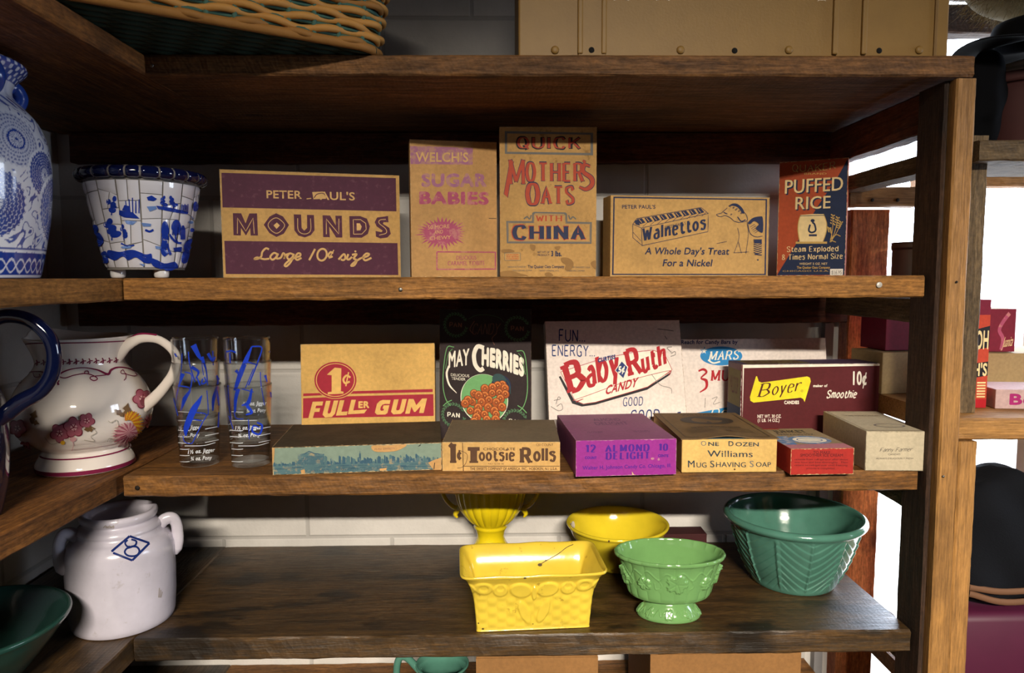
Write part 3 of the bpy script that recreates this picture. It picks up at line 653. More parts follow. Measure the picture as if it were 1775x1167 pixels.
# -------- tallest carton, red outlined lettering
def oats(f):
    f.P([(716, 98), (1318, 104), (1318, 256), (714, 250)], I_GREYB); f.P([(732, 114), (1300, 118), (1300, 240), (730, 236)], K_OATS)
    f.T("QUICK", 790, 214, 1236, 78, I_BLACK, b=.045, font='s', w=.26, hw=.15, serif=.02); f.T("QUICK", 798, 209, 1230, 68, I_RED, font='s', w=.15, hw=.08)
    for m_, dw, dy in ((I_NAVY, .075, 3), (I_RED, 0, 0)):
        f.T("M", 738 - dy, 452 + dy, 850 + dy, 160 + 2 * dy, m_, font='s', w=.17 + dw * .6, hw=.08 + dw * .5, serif=.1 + dw * .4, sth=.05 + dw * .2, grow=0)
        f.P([(748 - dy, 300), (772 + dy, 300), (728 + dy, 545 + dy), (704 - dy, 520)], m_)
        f.T("OTHER", 852 - dy, 430 + dy, 1258 + dy, 118 + 2 * dy, m_, font='s', w=.24 + dw, hw=.10 + dw * .8, serif=.14 + dw * .4, sth=.06 + dw * .3, gap=.22)
        f.S([(1298, 330), (1262, 322), (1250, 366), (1306, 410), (1310, 456), (1268, 486), (1222, 470)], [(14 + dw * 110), (22 + dw * 110), (30 + dw * 110), (28 + dw * 110), (12 + dw * 90)], m_)
        f.S([(1246, 292), (1262, 300), (1248, 324)], 13 + dw * 60, m_)
        f.T("O", 850 - dy, 590 + dy, 952 + dy, 138 + 2 * dy, m_, font='s', w=.25 + dw, hw=.1 + dw * .8)
        f.T("ATS", 956 - dy, 584 + dy, 1190 + dy, 112 + 2 * dy, m_, font='s', w=.22 + dw, hw=.10 + dw * .8, serif=.15 + dw * .4, sth=.06 + dw * .3, gap=.2)
    def cartouche(d, m_):
        f.P([(716 + d, 706 + d), (894 + d, 706 + d), (896 + d, 650 + d), (908 + d, 642 + d), (1126 - d, 645 + d), (1138 - d, 656 + d), (1140 - d, 708 + d), (1310 - d, 712 + d), (1308 - d, 862 - d), (718 + d, 860 - d)], m_)
    cartouche(0, I_GREYB); cartouche(11, K_OATS); f.S([(730, 720), (908, 718), (910, 662), (1124, 664), (1126, 722), (1296, 724), (1294, 848), (732, 846), (730, 720)], 3, I_GREYB, False)
    for sx, x in ((1, 838), (-1, 1200)): f.S([(x, 692), (x + sx * 22, 676), (x + sx * 40, 692), (x + sx * 52, 664)], 9, I_GREYB)
    f.T("WITH", 920, 706, 1104, 38, I_RED, font='s', w=.18, hw=.1, serif=.12); 
    f.T("CHINA", 750, 833, 1270, 96, I_RED, font='s', w=.30, hw=.17, serif=.17, sth=.12, gap=.3); f.T("CHINA", 756, 829, 1264, 88, I_NAVY, font='s', w=.27, hw=.14, serif=.13, sth=.1, gap=.3)
    f.T("NET WT. OF", 930, 928, 1014, 13, I_NAVY, b=.01); f.T("PRODUCT", 930, 948, 1014, 13, I_NAVY, b=.01); f.T("3 lbs.", 1026, 948, 1098, 34, I_NAVY, b=.05)
    f.P([(690, 940), (720, 925), (812, 924), (812, 980), (705, 982)], K_TAN); f.frame(700, 926, 812, 980, 3, I_GREYB)
    for k, y in enumerate((944, 958, 972)): f.T(("QUICKER", "AND BETTER", "COOKED")[k], 712, y, 800, 9, I_ORANGE, b=.02)
    f.T("MANUFACTURED BY", 722, 1030, 850, 11, I_GREYB); f.T("The Quaker Oats Company", 862, 1032, 1116, 20, I_NAVY, b=.02); f.T("ADDRESS CHICAGO, U.S.A.", 1128, 1032, 1300, 11, I_GREYB)
    f.T("MILL CEDAR, IOWA", 756, 1054, 890, 10, I_GREYB); f.T("SAINT JOSEPH, MO.", 944, 1056, 1080, 10, I_GREYB); f.T("PETERBORO, CANADA", 1130, 1056, 1262, 10, I_GREYB)
    for c in ([(1096, 962), (1140, 960), (1176, 984), (1180, 1020), (1150, 1052), (1120, 1040), (1126, 1010), (1100, 990)], [(672, 1060), (740, 1050), (800, 1068), (860, 1088), (676, 1090)],
              [(880, 868), (916, 876), (908, 912), (884, 900)], [(1052, 884), (1090, 880), (1080, 906), (1062, 904)], [(980, 1070), (1012, 1062), (1040, 1086), (990, 1090)], [(1300, 1000), (1338, 980), (1338, 1040)], [(680, 905), (740, 900), (770, 918), (690, 925)]):
        f.P(c, I_STAIN, True)
loc, rz, w = fit2(867, 1.410, 1033, 1.413)
carton('cereal_box', 'tallest tan carton on the middle shelf with red outlined and navy lettering', 'box', w, .075, .2905, loc, rz, K_OATS,
       front=oats, fq=[(680, 70), (1344, 66), (1340, 1092), (668, 1094)], edge=K_EDGE)
# -------- wide tan box with a blue border and drawn candy pack
def walnut(f):
    f.P([(132, 336), (1180, 350), (1180, 358), (140, 346)], I_NAVY); f.P([(120, 850), (1168, 854), (1168, 862), (120, 858)], I_NAVY)
    f.P([(132, 336), (141, 340), (131, 856), (121, 856)], I_NAVY); f.P([(1170, 352), (1180, 352), (1168, 862), (1158, 858)], I_NAVY)
    f.T("PETER PAUL'S", 190, 416, 416, 24, I_NAVY, b=.02)
    s = lambda p, w=4: f.S(p, w, I_NAVY, False)
    s([(262, 520), (320, 545), (776, 448), (772, 570), (325, 663), (262, 610), (262, 520)]); s([(320, 545), (325, 663)]); s([(262, 520), (290, 482), (726, 408), (776, 448)])
    s([(264, 575), (318, 632)], 3)
    for k in range(9):
        x = 290 + k * 50; y = 486 - k * 8.6
        f.P([(x, y), (x + 34, y - 6), (x + 58, y + 28 - 5), (x + 22, y + 34)], I_NAVY); f.S([(x + 14, y + 2), (x + 34, y + 24)], 4, K_TAN, False)
        s([(x + 40, y + 50), (x + 74, y + 20)], 3)
    f.P([(272, 500), (300, 486), (310, 530), (282, 522)], I_NAVY)
    f.T("PETER PAUL'S", 480, 552, 622, 20, I_NAVY, y1=522)
    f.T("Walnettos", 325, 632, 760, 82, I_NAVY, y1=548, font='s', w=.24, hw=.13, serif=.12, sth=.07, gap=.26)
    f.T("A Whole Day's Treat", 342, 720, 914, 44, I_NAVY, y1=724, b=.02, sh=.18); f.T("For a Nickel", 462, 800, 796, 44, I_NAVY, y1=802, b=.02, sh=.18)
    # two sketched children
    s2 = lambda p, w=4: f.S(p, w, I_NAVY)
    f.P([(912, 400), (940, 382), (975, 384), (1005, 408), (1022, 440), (1010, 448), (980, 410), (945, 396)], I_NAVY, True)
    s2([(905, 410), (880, 432), (862, 446), (830, 456), (858, 470), (892, 462), (930, 480), (950, 500)]); s2([(950, 500), (990, 508), (1040, 495), (1036, 460), (1012, 430)])
    s2([(975, 470), (1000, 500), (1030, 490)], 7); s2([(880, 440), (905, 452)], 6)
    for a in range(12): x, y = 920 + (a * 37) % 90, 400 + (a * 23) % 60; s2([(x, y), (x + 9, y + 4)], 4)
    s2([(975, 545), (985, 600), (970, 660), (950, 712)], 3); s2([(1040, 500), (1048, 590), (1030, 720)], 3); s2([(980, 640), (1000, 716)], 3); s2([(945, 712), (1050, 706)], 3)
    f.P([(1045, 510), (1080, 478), (1125, 468), (1148, 478), (1148, 572), (1120, 568), (1100, 545), (1120, 520), (1090, 500), (1060, 520)], I_NAVY, True)
    for k in range(5): s2([(1060 + 8 * k, 540 + 10 * k), (1092 + 8 * k, 520 + 10 * k)], 3)
    s2([(1045, 520), (1060, 580), (1100, 605), (1146, 600)])
    for k in range(7): s2([(1084, 625 + 14 * k), (1110, 633 + 14 * k), (1140, 624 + 14 * k)], 6)
    f.P([(1086, 622), (1140, 622), (1140, 650), (1090, 650)], I_NAVY); s2([(1090, 722), (1140, 728)], 7); s2([(830, 650), (900, 636)], 3); f.D(1112, 760, 6, 5, I_NAVY)
loc, rz, w = fit2(1057.5, 1.480, 1330.5, 1.530)
def wleft(f):
    f.R(10, 10, 20, 90, I_NAVY)
carton('candy_box', 'wide tan box with a thin blue border, a drawn candy pack and sketched children', 'box', w, .055, .167, loc, rz, K_TAN,
       front=walnut, fq=[(114, 326), (1198, 340), (1180, 868), (108, 868)], edge=K_EDGE)
# -------- orange and navy carton
K_PUFF = paper('orange_card', '#b8522f')
def puffed(f):
    f.P([(1700, 72), (1706, 860), (1252, 862), (1368, 660), (1500, 410), (1640, 190)], I_DNAVY)
    f.T("QUAKER", 1328, 160, 1622, 46, I_GOLD, y1=138, font='s', w=.12, hw=.08, serif=.1, arc=-10); f.T("QUAKER", 1332, 158, 1618, 40, I_DNAVY, y1=136, font='s', w=.04); f.T("BRAND", 1410, 182, 1560, 12, I_GOLD)
    f.T("PUFFED", 1292, 318, 1686, 92, I_DNAVY, y1=294, b=.02); f.T("PUFFED", 1284, 312, 1674, 92, I_CREAM, y1=288, b=.012)
    f.T("RICE", 1364, 424, 1604, 84, I_DNAVY, y1=416, b=.02); f.T("RICE", 1358, 418, 1594, 84, I_CREAM, y1=410, b=.012)
    f.P([(1396, 456), (1470, 449), (1550, 450), (1570, 500), (1572, 560), (1552, 636), (1396, 636), (1382, 560), (1384, 500)], I_CREAM, False)
    f.S([(1396, 456), (1384, 500), (1382, 560), (1396, 636)], 5, I_GOLD); f.S([(1550, 450), (1572, 510), (1572, 570), (1552, 636)], 5, I_GOLD); f.S([(1392, 462), (1556, 458)], 4, I_DNAVY, False); f.R(1370, 636, 1580, 650, I_GOLD)
    f.S([(1462, 520), (1455, 560), (1475, 574), (1500, 560), (1492, 520), (1476, 505)], 12, I_DNAVY); f.D(1478, 494, 14, 11, I_DNAVY); f.R(1456, 586, 1510, 600, I_NAVY)
    for x0, y0, x1, y1 in ((1600, 640, 1612, 455), (1606, 640, 1645, 470), (1610, 630, 1668, 500), (1612, 635, 1590, 540)):
        f.S([(x0, y0), ((x0 + x1) / 2 + 8, (y0 + y1) / 2), (x1, y1)], 4, I_GOLD)
        for k in range(4):
            t = .1 * k; x, y = x1 + (x0 - x1) * t, y1 + (y0 - y1) * t; f.D(x - 7, y, 7, 4, I_GOLD, 10, .7); f.D(x + 9, y + 5, 7, 4, I_GOLD, 10, -.7)
    f.S([(1600, 620), (1640, 590), (1668, 600)], 5, I_GOLD); f.S([(1606, 626), (1640, 640)], 5, I_GOLD)
    f.T("Steam Exploded", 1312, 704, 1658, 34, I_CREAM, font='s', w=.15, hw=.1, serif=.06, y1=700); f.T("8 Times Normal Size", 1282, 758, 1688, 34, I_CREAM, font='s', w=.15, hw=.1, serif=.06, y1=750)
    f.T("WEIGHT 5 OZ. NET", 1400, 792, 1588, 14, I_CREAM); f.T("The Quaker Oats Company", 1384, 818, 1606, 16, I_GOLD, b=.02)
    f.T("CHICAGO U.S.A.", 1290, 838, 1600, 9, I_GOLD)
loc, rz, w = fit2(1346, 1.570, 1464, 1.505)
def tagp(o):
    mb = MB(); h = .247; u = w
    x0, x1 = w * (1612 - 1248) / 460 - w / 2, w * (1696 - 1248) / 460 - w / 2
    mb.bbox(x0, x1, -.0007, -.0002, .001, .0145, paper('white_sticker', '#efe9df', vary=.05), .0001)
    p = face_pen(mb, [(0, 0), (100, 0), (100, 60), (0, 60)], (x0, -.0007, .001), (1, 0, 0), (0, 0, 1), x1 - x0, .0135, (0, -1, 0)); p.T("$16.95", 12, 50, 90, 34, I_GREYB)
    t_ = mb.build('price_sticker', o); t_.location = (0, 0, 0)
carton('cereal_box', 'orange and navy carton with a small white price sticker, right end of middle shelf', 'box', w, .05, .247, loc, rz, K_PUFF,
       front=puffed, fq=[(1242, 100), (1706, 66), (1706, 866), (1250, 866)], edge=K_EDGE, extra=tagp)
# ------------------------------------------------------------------ boxes on the third shelf
def fit3(p0, p1, z=Z3):
    a, b = onz(*p0, z), onz(*p1, z); c = (a + b) / 2
    return (c[0], c[1], z), math.atan2(b[1] - a[1], b[0] - a[0]), float(np.hypot(*(b - a)[:2]))
def lean(x0, x1, Yb, top_y, rz=0.0, z=Z3, Yt=None, ang=0.0):
    """leaning box: bottom edge between pixel columns x0, x1 at depth Yb; returns loc, rz, width, height"""
    a, b = ony(x0, 700, Yb), ony(x1, 700, Yb + rz); c = (a + b) / 2; w = float(np.hypot(*(b - a)[:2]))
    # height along the tilted face so that its top lands on row top_y
    yy = (a + b)[1] / 2; h = .1
    for _ in range(40):
        P = (c[0], yy + h * math.sin(ang), z + h * math.cos(ang)); d = np.array(P); zz = d @ CZ; py = 583.5 - F * (d @ CY) / zz; h += (py - top_y) * yy / F * .7
    return (c[0], yy, z), math.atan2(b[1] - a[1], b[0] - a[0]), w, h
I_CRIM = ink('crimson_ink', '#a82538'); I_BUFF = ink('buff_ink', '#e6b768'); I_GREEN = ink('soft_green_ink', '#6fa86a'); I_LEAF = ink('leaf_green_ink', '#4a6b4c'); I_DTEAL = ink('dark_teal_ink', '#2e4a4c')
I_CHER = ink('cherry_brown_ink', '#a8521e'); I_CHERL = ink('cherry_light_ink', '#df8a44'); I_CHERD = ink('cherry_dark_ink', '#5f2c16'); I_WHITE = ink('white_ink', '#f2ead9'); I_BROWN_SHADED = ink('brown_and_shaded_ink', '#8a5c4a')
I_BLUE = ink('bright_blue_ink', '#2c86c2'); I_RED2 = ink('bright_red_ink', '#b01e28'); I_PENCIL = ink('pencil', '#7c746f'); I_ROYAL = ink('royal_blue_ink', '#22366f'); I_YEL = ink('yellow_ink', '#f0dc2e')
# -------- buff box with a red disc
def gum(f):
    f.P([(226, 608), (320, 604), (548, 588), (1030, 568), (1030, 588), (540, 606), (226, 626)], I_CRIM)
    f.P([(226, 640), (520, 622), (1034, 602), (1036, 745), (228, 772)], I_CRIM)
    f.D(427, 516, 136, 126, K_GUM, 48); f.D(426, 515, 132, 122, I_CRIM, 48); f.ring(426, 515, 120, 110, 5, I_BUFF, 48)
    f.P([(372, 480), (420, 432), (462, 436), (462, 590), (478, 592), (478, 606), (380, 612), (380, 598), (404, 594), (402, 484)], I_BUFF)
    f.S([(520, 498), (496, 484), (476, 510), (488, 536), (516, 524)], 13, I_BUFF); f.S([(508, 462), (492, 556)], 8, I_BUFF)
    P = lambda *a: f.P(list(a), I_BUFF)
    sl = .22
    def L(pts, x0, y0): f.P([(x0 + x + (110 - y) * sl, y0 + y) for x, y in pts], I_BUFF)
    L([(0, 0), (66, -3), (66, 24), (28, 26), (28, 44), (58, 42), (58, 66), (28, 68), (28, 110), (0, 112)], 262, 662)
    L([(0, 0), (28, -1), (28, 76), (34, 84), (44, 82), (48, 72), (48, -3), (76, -4), (76, 84), (62, 106), (20, 110), (0, 92)], 346, 655)
    L([(0, 0), (28, -1), (28, 76), (66, 73), (66, 98), (0, 102)], 432, 650); L([(0, 0), (28, -1), (28, 70), (112, 62), (100, 88), (0, 96)], 504, 646)
    f.T("ER", 572, 698, 640, 40, I_BUFF, b=.05, y1=696)
    L([(78, 4), (78, 30), (50, 30), (34, 36), (28, 50), (28, 68), (36, 76), (50, 74), (50, 62), (42, 62), (42, 40), (78, 38), (78, 90), (66, 100), (16, 102), (0, 88), (0, 30), (14, 10), (30, 4)], 670, 640)
    L([(0, 0), (28, -1), (28, 66), (34, 72), (46, 70), (50, 62), (50, -3), (78, -4), (78, 76), (64, 94), (18, 98), (0, 82)], 768, 640)
    L([(0, 0), (30, -1), (56, 40), (82, -4), (112, -6), (112, 90), (84, 91), (84, 46), (60, 84), (52, 84), (28, 50), (28, 96), (0, 97)], 858, 636)
loc, rz, w, h = lean(521, 754, 1.47, 596, .012, ang=math.radians(4))
gb = carton('gum_box', 'buff box with a red disc and red lower band, leaning behind the dark skyline box', 'box', w, .035, h, loc, rz, K_GUM, rx=-math.radians(4),
       front=gum, fq=[(200, 276), (1042, 262), (1046, 900), (224, 930)], edge=K_EDGE)
# -------- dark carton with cherries
def cherries(f):
    f.T("MAY", 1106, 410, 1238, 92, I_WHITE, y1=382, b=.028)
    f.S([(1108, 400), (1094, 450), (1112, 515), (1160, 562)], [12, 13, 11, 4], I_WHITE)
    f.S([(1330, 278), (1290, 272), (1268, 320), (1276, 380), (1306, 412), (1330, 400)], 26, I_WHITE)
    f.T("HERRIES", 1316, 376, 1582, 100, I_WHITE, y1=428, b=.07, arc=8, grow=-.08)
    f.T("CANDY", 1252, 200, 1420, 62, I_BROWN_SHADED, y1=190, font='s', w=.07, hw=.04, serif=.05, sh=.2); f.S([(1268, 120), (1240, 170), (1262, 198)], 4, I_BROWN_SHADED); f.S([(1406, 188), (1380, 220), (1396, 256)], 4, I_BROWN_SHADED)
    f.S([(1230, 110), (1280, 86), (1350, 80), (1420, 92), (1450, 118)], 3, I_LEAF)
    for x, y, m_ in ((1148, 162, I_BROWN_SHADED), (1536, 164, I_BROWN_SHADED), (1142, 708, I_WHITE), (1532, 716, I_WHITE)):  # upper badges and CANDY in brown: shelf shadow put into the ink
        f.T("PAN", x - 40, y, x + 40, 26, m_, font='s', w=.2, hw=.12, serif=.1)
        for k in range(22):
            a = .25 + 2 * math.pi * k / 24 * 1.0; r = 68; X, Y = x + r * math.cos(a), y - 12 + r * .95 * math.sin(a)
            if X > 1612 or X < 1050: continue
            if m_ is I_WHITE and y + 60 < Y: pass
            f.D(X, Y, 12, 5, I_LEAF, 8, a + .9); f.D(X + 7 * math.cos(a), Y + 7 * math.sin(a), 10, 4, I_LEAF, 8, a + 2.2)
    for sgn, x in ((1, 1070), (-1, 1605)):
        f.S([(x + sgn * 70, 284), (x + sgn * 26, 290), (x + sgn * 6, 400), (x + sgn * 2, 520), (x + sgn * 20, 600), (x + sgn * 50, 640)], 5, I_GREEN); f.S([(x + sgn * 60, 296), (x + sgn * 34, 330), (x + sgn * 16, 420)], 3, I_GREEN)
        f.S([(x + sgn * 4, 646), (x + sgn * 30, 622), (x + sgn * 60, 606)], 5, I_GREEN)
    f.T("DELICIOUS", 1122, 460, 1240, 16, I_WHITE); f.T("TENDER", 1126, 482, 1216, 16, I_WHITE)
    f.D(1336, 582, 150, 148, I_WHITE, 48); f.D(1336, 580, 146, 145, I_GREEN, 48)
    f.D(1440, 500, 62, 66, I_DNAVY, 30, .4); f.D(1428, 462, 44, 36, I_DTEAL, 26, .3); f.S([(1395, 440), (1440, 432), (1490, 480), (1500, 540)], 4, I_DTEAL)
    rr = random.Random(3)
    ch = [(1450, 490), (1420, 498), (1465, 510), (1388, 512), (1340, 522), (1430, 540), (1386, 545), (1340, 565), (1468, 545), (1272, 556), (1302, 566), (1438, 574), (1412, 600), (1366, 588), (1320, 604), (1262, 606), (1448, 622), (1234, 600), (1216, 620), (1300, 640), (1362, 632), (1250, 660), (1402, 650), (1296, 668), (1340, 676), (1412, 668), (1290, 698), (1355, 706), (1410, 700), (1276, 726)]
    for x, y in ch:
        r = rr.uniform(25, 31); f.D(x, y, r, r, I_CHERD, 20); f.D(x, y - 1, r - 3, r - 3, I_CHER, 20); f.S([(x - r * .6, y - r * .2), (x - r * .3, y - r * .65), (x + r * .25, y - r * .7), (x + r * .6, y - r * .25)], 5, I_CHERL)
        f.D(x, y, 9, 9, I_CHERD, 12); f.D(x, y - 1, 5, 5, I_CHERL, 10)
loc, rz, w, h = lean(761, 921, 1.49, 536, -.010, ang=math.radians(5))
carton('candy_box', 'tall dark carton with cream arched lettering and orange cherries in a green circle', 'box', w, .03, h, loc, rz, K_DARKCARD, rx=-math.radians(5),
       front=cherries, fq=[(1042, 60), (1620, 32), (1632, 800), (1052, 850)], edge=paper('worn_dark_edge', '#6b5844'))
# -------- white box with red slanted lettering
def ruth(f):
    f.T("FUN...", 150, 170, 322, 62, I_ROYAL, y1=176, font='s', w=.13, hw=.13, serif=.07, sth=.07); f.T("ENERGY...", 106, 252, 388, 58, I_ROYAL, y1=258, font='s', w=.13, hw=.13, serif=.06, sth=.07)
    f.P([(152, 372), (165, 368), (260, 510), (320, 532), (400, 520), (740, 432), (880, 352), (892, 340), (880, 365), (740, 448), (400, 535), (310, 546), (245, 528)], I_BLACK)
    f.P([(165, 345), (520, 262), (760, 228), (838, 250), (892, 336), (740, 432), (400, 520), (320, 530), (262, 508)], I_WHITE)
    for c in ([(165, 345), (420, 275), (640, 236), (760, 226), (838, 250), (892, 336)], [(165, 345), (262, 508), (320, 530), (400, 520), (740, 432), (892, 336)]): f.S(c, 3, I_RED2, False)
    f.S([(250, 510), (380, 470), (600, 400), (820, 350), (888, 340)], 3, I_RED2); f.S([(272, 515), (320, 500), (270, 520)], 3, I_RED2); f.S([(850, 365), (885, 345), (870, 370)], 3, I_RED2)
    for m_, a, b_, hh in ((I_RED2, 0, 0, 0),):
        f.T("B", 212, 468, 350, 152, m_, y1=420, font='s', w=.28, hw=.16, serif=.2, sth=.12, sh=-.35)
        f.T("aby", 340, 432, 560, 142, m_, y1=360, font='s', w=.25, hw=.14, serif=.10, sth=.1, gap=.12, sh=-.18)
        f.T("R", 610, 372, 712, 136, m_, y1=345, font='s', w=.27, hw=.16, serif=.18, sth=.12, sh=-.3)
        f.T("uth", 700, 352, 856, 108, m_, y1=300, font='s', w=.25, hw=.13, serif=.12, sth=.1, gap=.12, sh=-.2)
    f.P([(563, 278), (608, 318), (582, 392), (522, 338)], I_WHITE); f.P([(564, 288), (602, 320), (579, 382), (527, 338)], I_ROYAL); f.T("5¢", 544, 352, 586, 34, I_WHITE, y1=346, b=.05)
    f.T("CURTISS", 408, 292, 522, 22, I_ROYAL, y1=272, b=.06); f.T("CANDY", 462, 476, 668, 50, I_RED2, y1=428, b=.03, sh=.25)
    for s, x, y, X, h_ in (("GOOD", 584, 542, 716, 46), ("GOOD", 638, 632, 832, 62), ("GOOD", 722, 708, 912, 50)): f.T(s, x, y, X, h_, I_ROYAL, y1=y - 6, font='s', w=.13, hw=.13)
    f.P([(946, 578), (968, 574), (966, 645), (955, 648)], I_ROYAL)
    q = lambda p, w=4: f.S(p, w, I_PENCIL)
    q([(782, 112), (840, 118), (884, 124)]); q([(830, 150), (846, 168)]); q([(100, 545), (150, 570), (180, 560), (170, 530), (140, 545)]); q([(120, 510), (165, 500), (150, 490), (135, 530)]); q([(128, 675), (220, 680)]); q([(160, 600), (185, 640), (150, 630)])
    q([(880, 210), (850, 215), (880, 240)]); q([(876, 262), (905, 252), (900, 235), (880, 246)]); q([(760, 360), (820, 420), (890, 440), (900, 470)], 3)
loc, rz, w, h = lean(953, 1195, 1.455, 556, .02, ang=math.radians(17))
carton('candy_box', 'white leaning box with big red slanted lettering and blue handwriting style words', 'box', w, .03, h, loc, rz, K_WHITE, rx=-math.radians(17),
       front=ruth, fq=[(60, 62), (915, 66), (1035, 735), (94, 760)], edge=paper('worn_white_edge', '#cdb9a8'))
# -------- white box with a blue oval (wider, behind)
def mars(f):
    f.T("Reach for Candy Bars by", 70, 95, 406, 22, I_ROYAL, y1=92, b=.03)
    f.D(315, 163, 126, 55, I_BLUE, 44, .02); f.T("MARS", 240, 188, 418, 50, I_WHITE, y1=180, font='s', w=.16, hw=.1, serif=.12, sh=.15); f.S([(238, 186), (270, 204), (310, 196)], 9, I_WHITE)
    st = []
    for k in range(10): a = -math.pi / 2 + k * math.pi / 5; r = 24 if k % 2 == 0 else 8; st.append((210 + r * math.cos(a), 135 + r * math.sin(a)))
    f.P(st, I_WHITE); f.S(st + st[:1], 3, I_BLUE, False)
    f.S([(186, 250), (215, 240), (234, 258), (205, 290), (236, 305), (240, 345), (205, 372)], [10, 14, 12, 8, 18, 14, 6], I_RED2)
    f.T("MUSKETEERS", 262, 306, 800, 60, I_RED2, y1=300, font='s', w=.2, hw=.09, serif=.14, sth=.08)
    f.P([(128, 500), (400, 455), (700, 430), (700, 530), (130, 520)], I_BLUE); f.T("Deal", 275, 518, 440, 46, I_WHITE, y1=500, font='s', w=.1, sh=.3)
    f.S([(240, 405), (242, 460)], 3, I_PENCIL); f.S([(280, 410), (310, 400), (290, 440), (330, 430)], 3, I_PENCIL)
loc, rz, w, h = lean(1180, 1440, 1.535, 587, .02, ang=math.radians(9))
carton('candy_box', 'white leaning box with a blue oval emblem and red numeral, mostly behind other boxes', 'box', w, .03, h, loc, rz, K_WHITE, rx=-math.radians(9),
       front=mars, fq=[(46, 68), (948, 54), (1020, 600), (110, 600)], edge=paper('worn_white_edge', '#b89a94'))
# -------- maroon box with yellow banner
K_MAR = paper('maroon_card', '#5e2428', vary=.1, rough=.45); I_MAR = ink('maroon_ink', '#54211f'); I_OLIVE = ink('olive_ink', '#6f6230')
def boyer(f):
    f.R(464, 240, 1388, 700, I_WHITE); f.P([(472, 262), (1378, 252), (1366, 700), (462, 700)], K_MAR)
    f.P([(556, 314), (568, 348), (588, 356), (880, 318), (898, 326), (904, 350), (866, 482), (856, 462), (840, 454), (536, 484), (516, 472), (512, 448), (550, 316)], I_YEL)
    f.T("B", 556, 448, 636, 84, I_MAR, y1=440, font='s', w=.14, hw=.05, sh=.3, serif=.14, sth=.05); f.T("oyer", 648, 438, 836, 76, I_MAR, y1=408, font='s', w=.13, hw=.05, sh=.25, gap=.3); f.ring(848, 411, 6, 6, 2, I_MAR, 12)
    f.T("maker of", 920, 386, 1012, 16, I_WHITE, b=.04); f.T("CANDIES", 734, 494, 830, 20, I_WHITE, b=.04); f.T("10¢", 1176, 372, 1264, 82, I_WHITE, b=.03)
    f.T("Smoothie", 1004, 456, 1198, 46, I_WHITE, font='s', w=.17, sh=.25, gap=.22); f.T("NET WT. 30 OZ.", 562, 582, 716, 20, I_WHITE, b=.015); f.T("(1 LB. 14 OZ.)", 564, 608, 704, 20, I_WHITE, b=.015)
def boyer_top(f):
    f.P([(0, 0), (100, 0), (100, 100), (0, 100)], I_PLUMTOP); f.P([(4, 6), (46, 6), (50, 80), (6, 86)], I_OLIVE)
    V = "MALLO CUP"
    f.T(V, 8, 66, 46, 40, I_MAR, b=.04)
    f.T("A Milk Chocolate Covered", 26, 96, 60, 9, I_WHITE)
I_PLUMTOP = ink('dull_plum_ink', '#4d3a52')
def boyer_left(f): f.R(5, 8, 95, 55, I_OLIVE); f.R(0, 55, 100, 100, I_DNAVY); f.T("MALLO CUP", 20, 40, 80, 22, I_MAR)
a_, b_ = ony(1283.5, 700, 1.438), ony(1533, 700, 1.450); c_ = (a_ + b_) / 2
carton('candy_box', 'maroon box with a yellow banner and white price lettering', 'box', float(np.linalg.norm(b_[:2] - a_[:2])), .075, .162, (c_[0], c_[1], Z3), math.atan2(b_[1] - a_[1], b_[0] - a_[0]), K_MAR,
       front=boyer, fq=[(455, 240), (1388, 236), (1376, 730), (448, 740)], topf=boyer_top, tq=[(0, 0), (100, 0), (100, 100), (0, 100)], left=boyer_left, lq=[(0, 0), (100, 0), (100, 100), (0, 100)], edge=paper('white_fold_edge', '#e8d8cf', vary=.1))
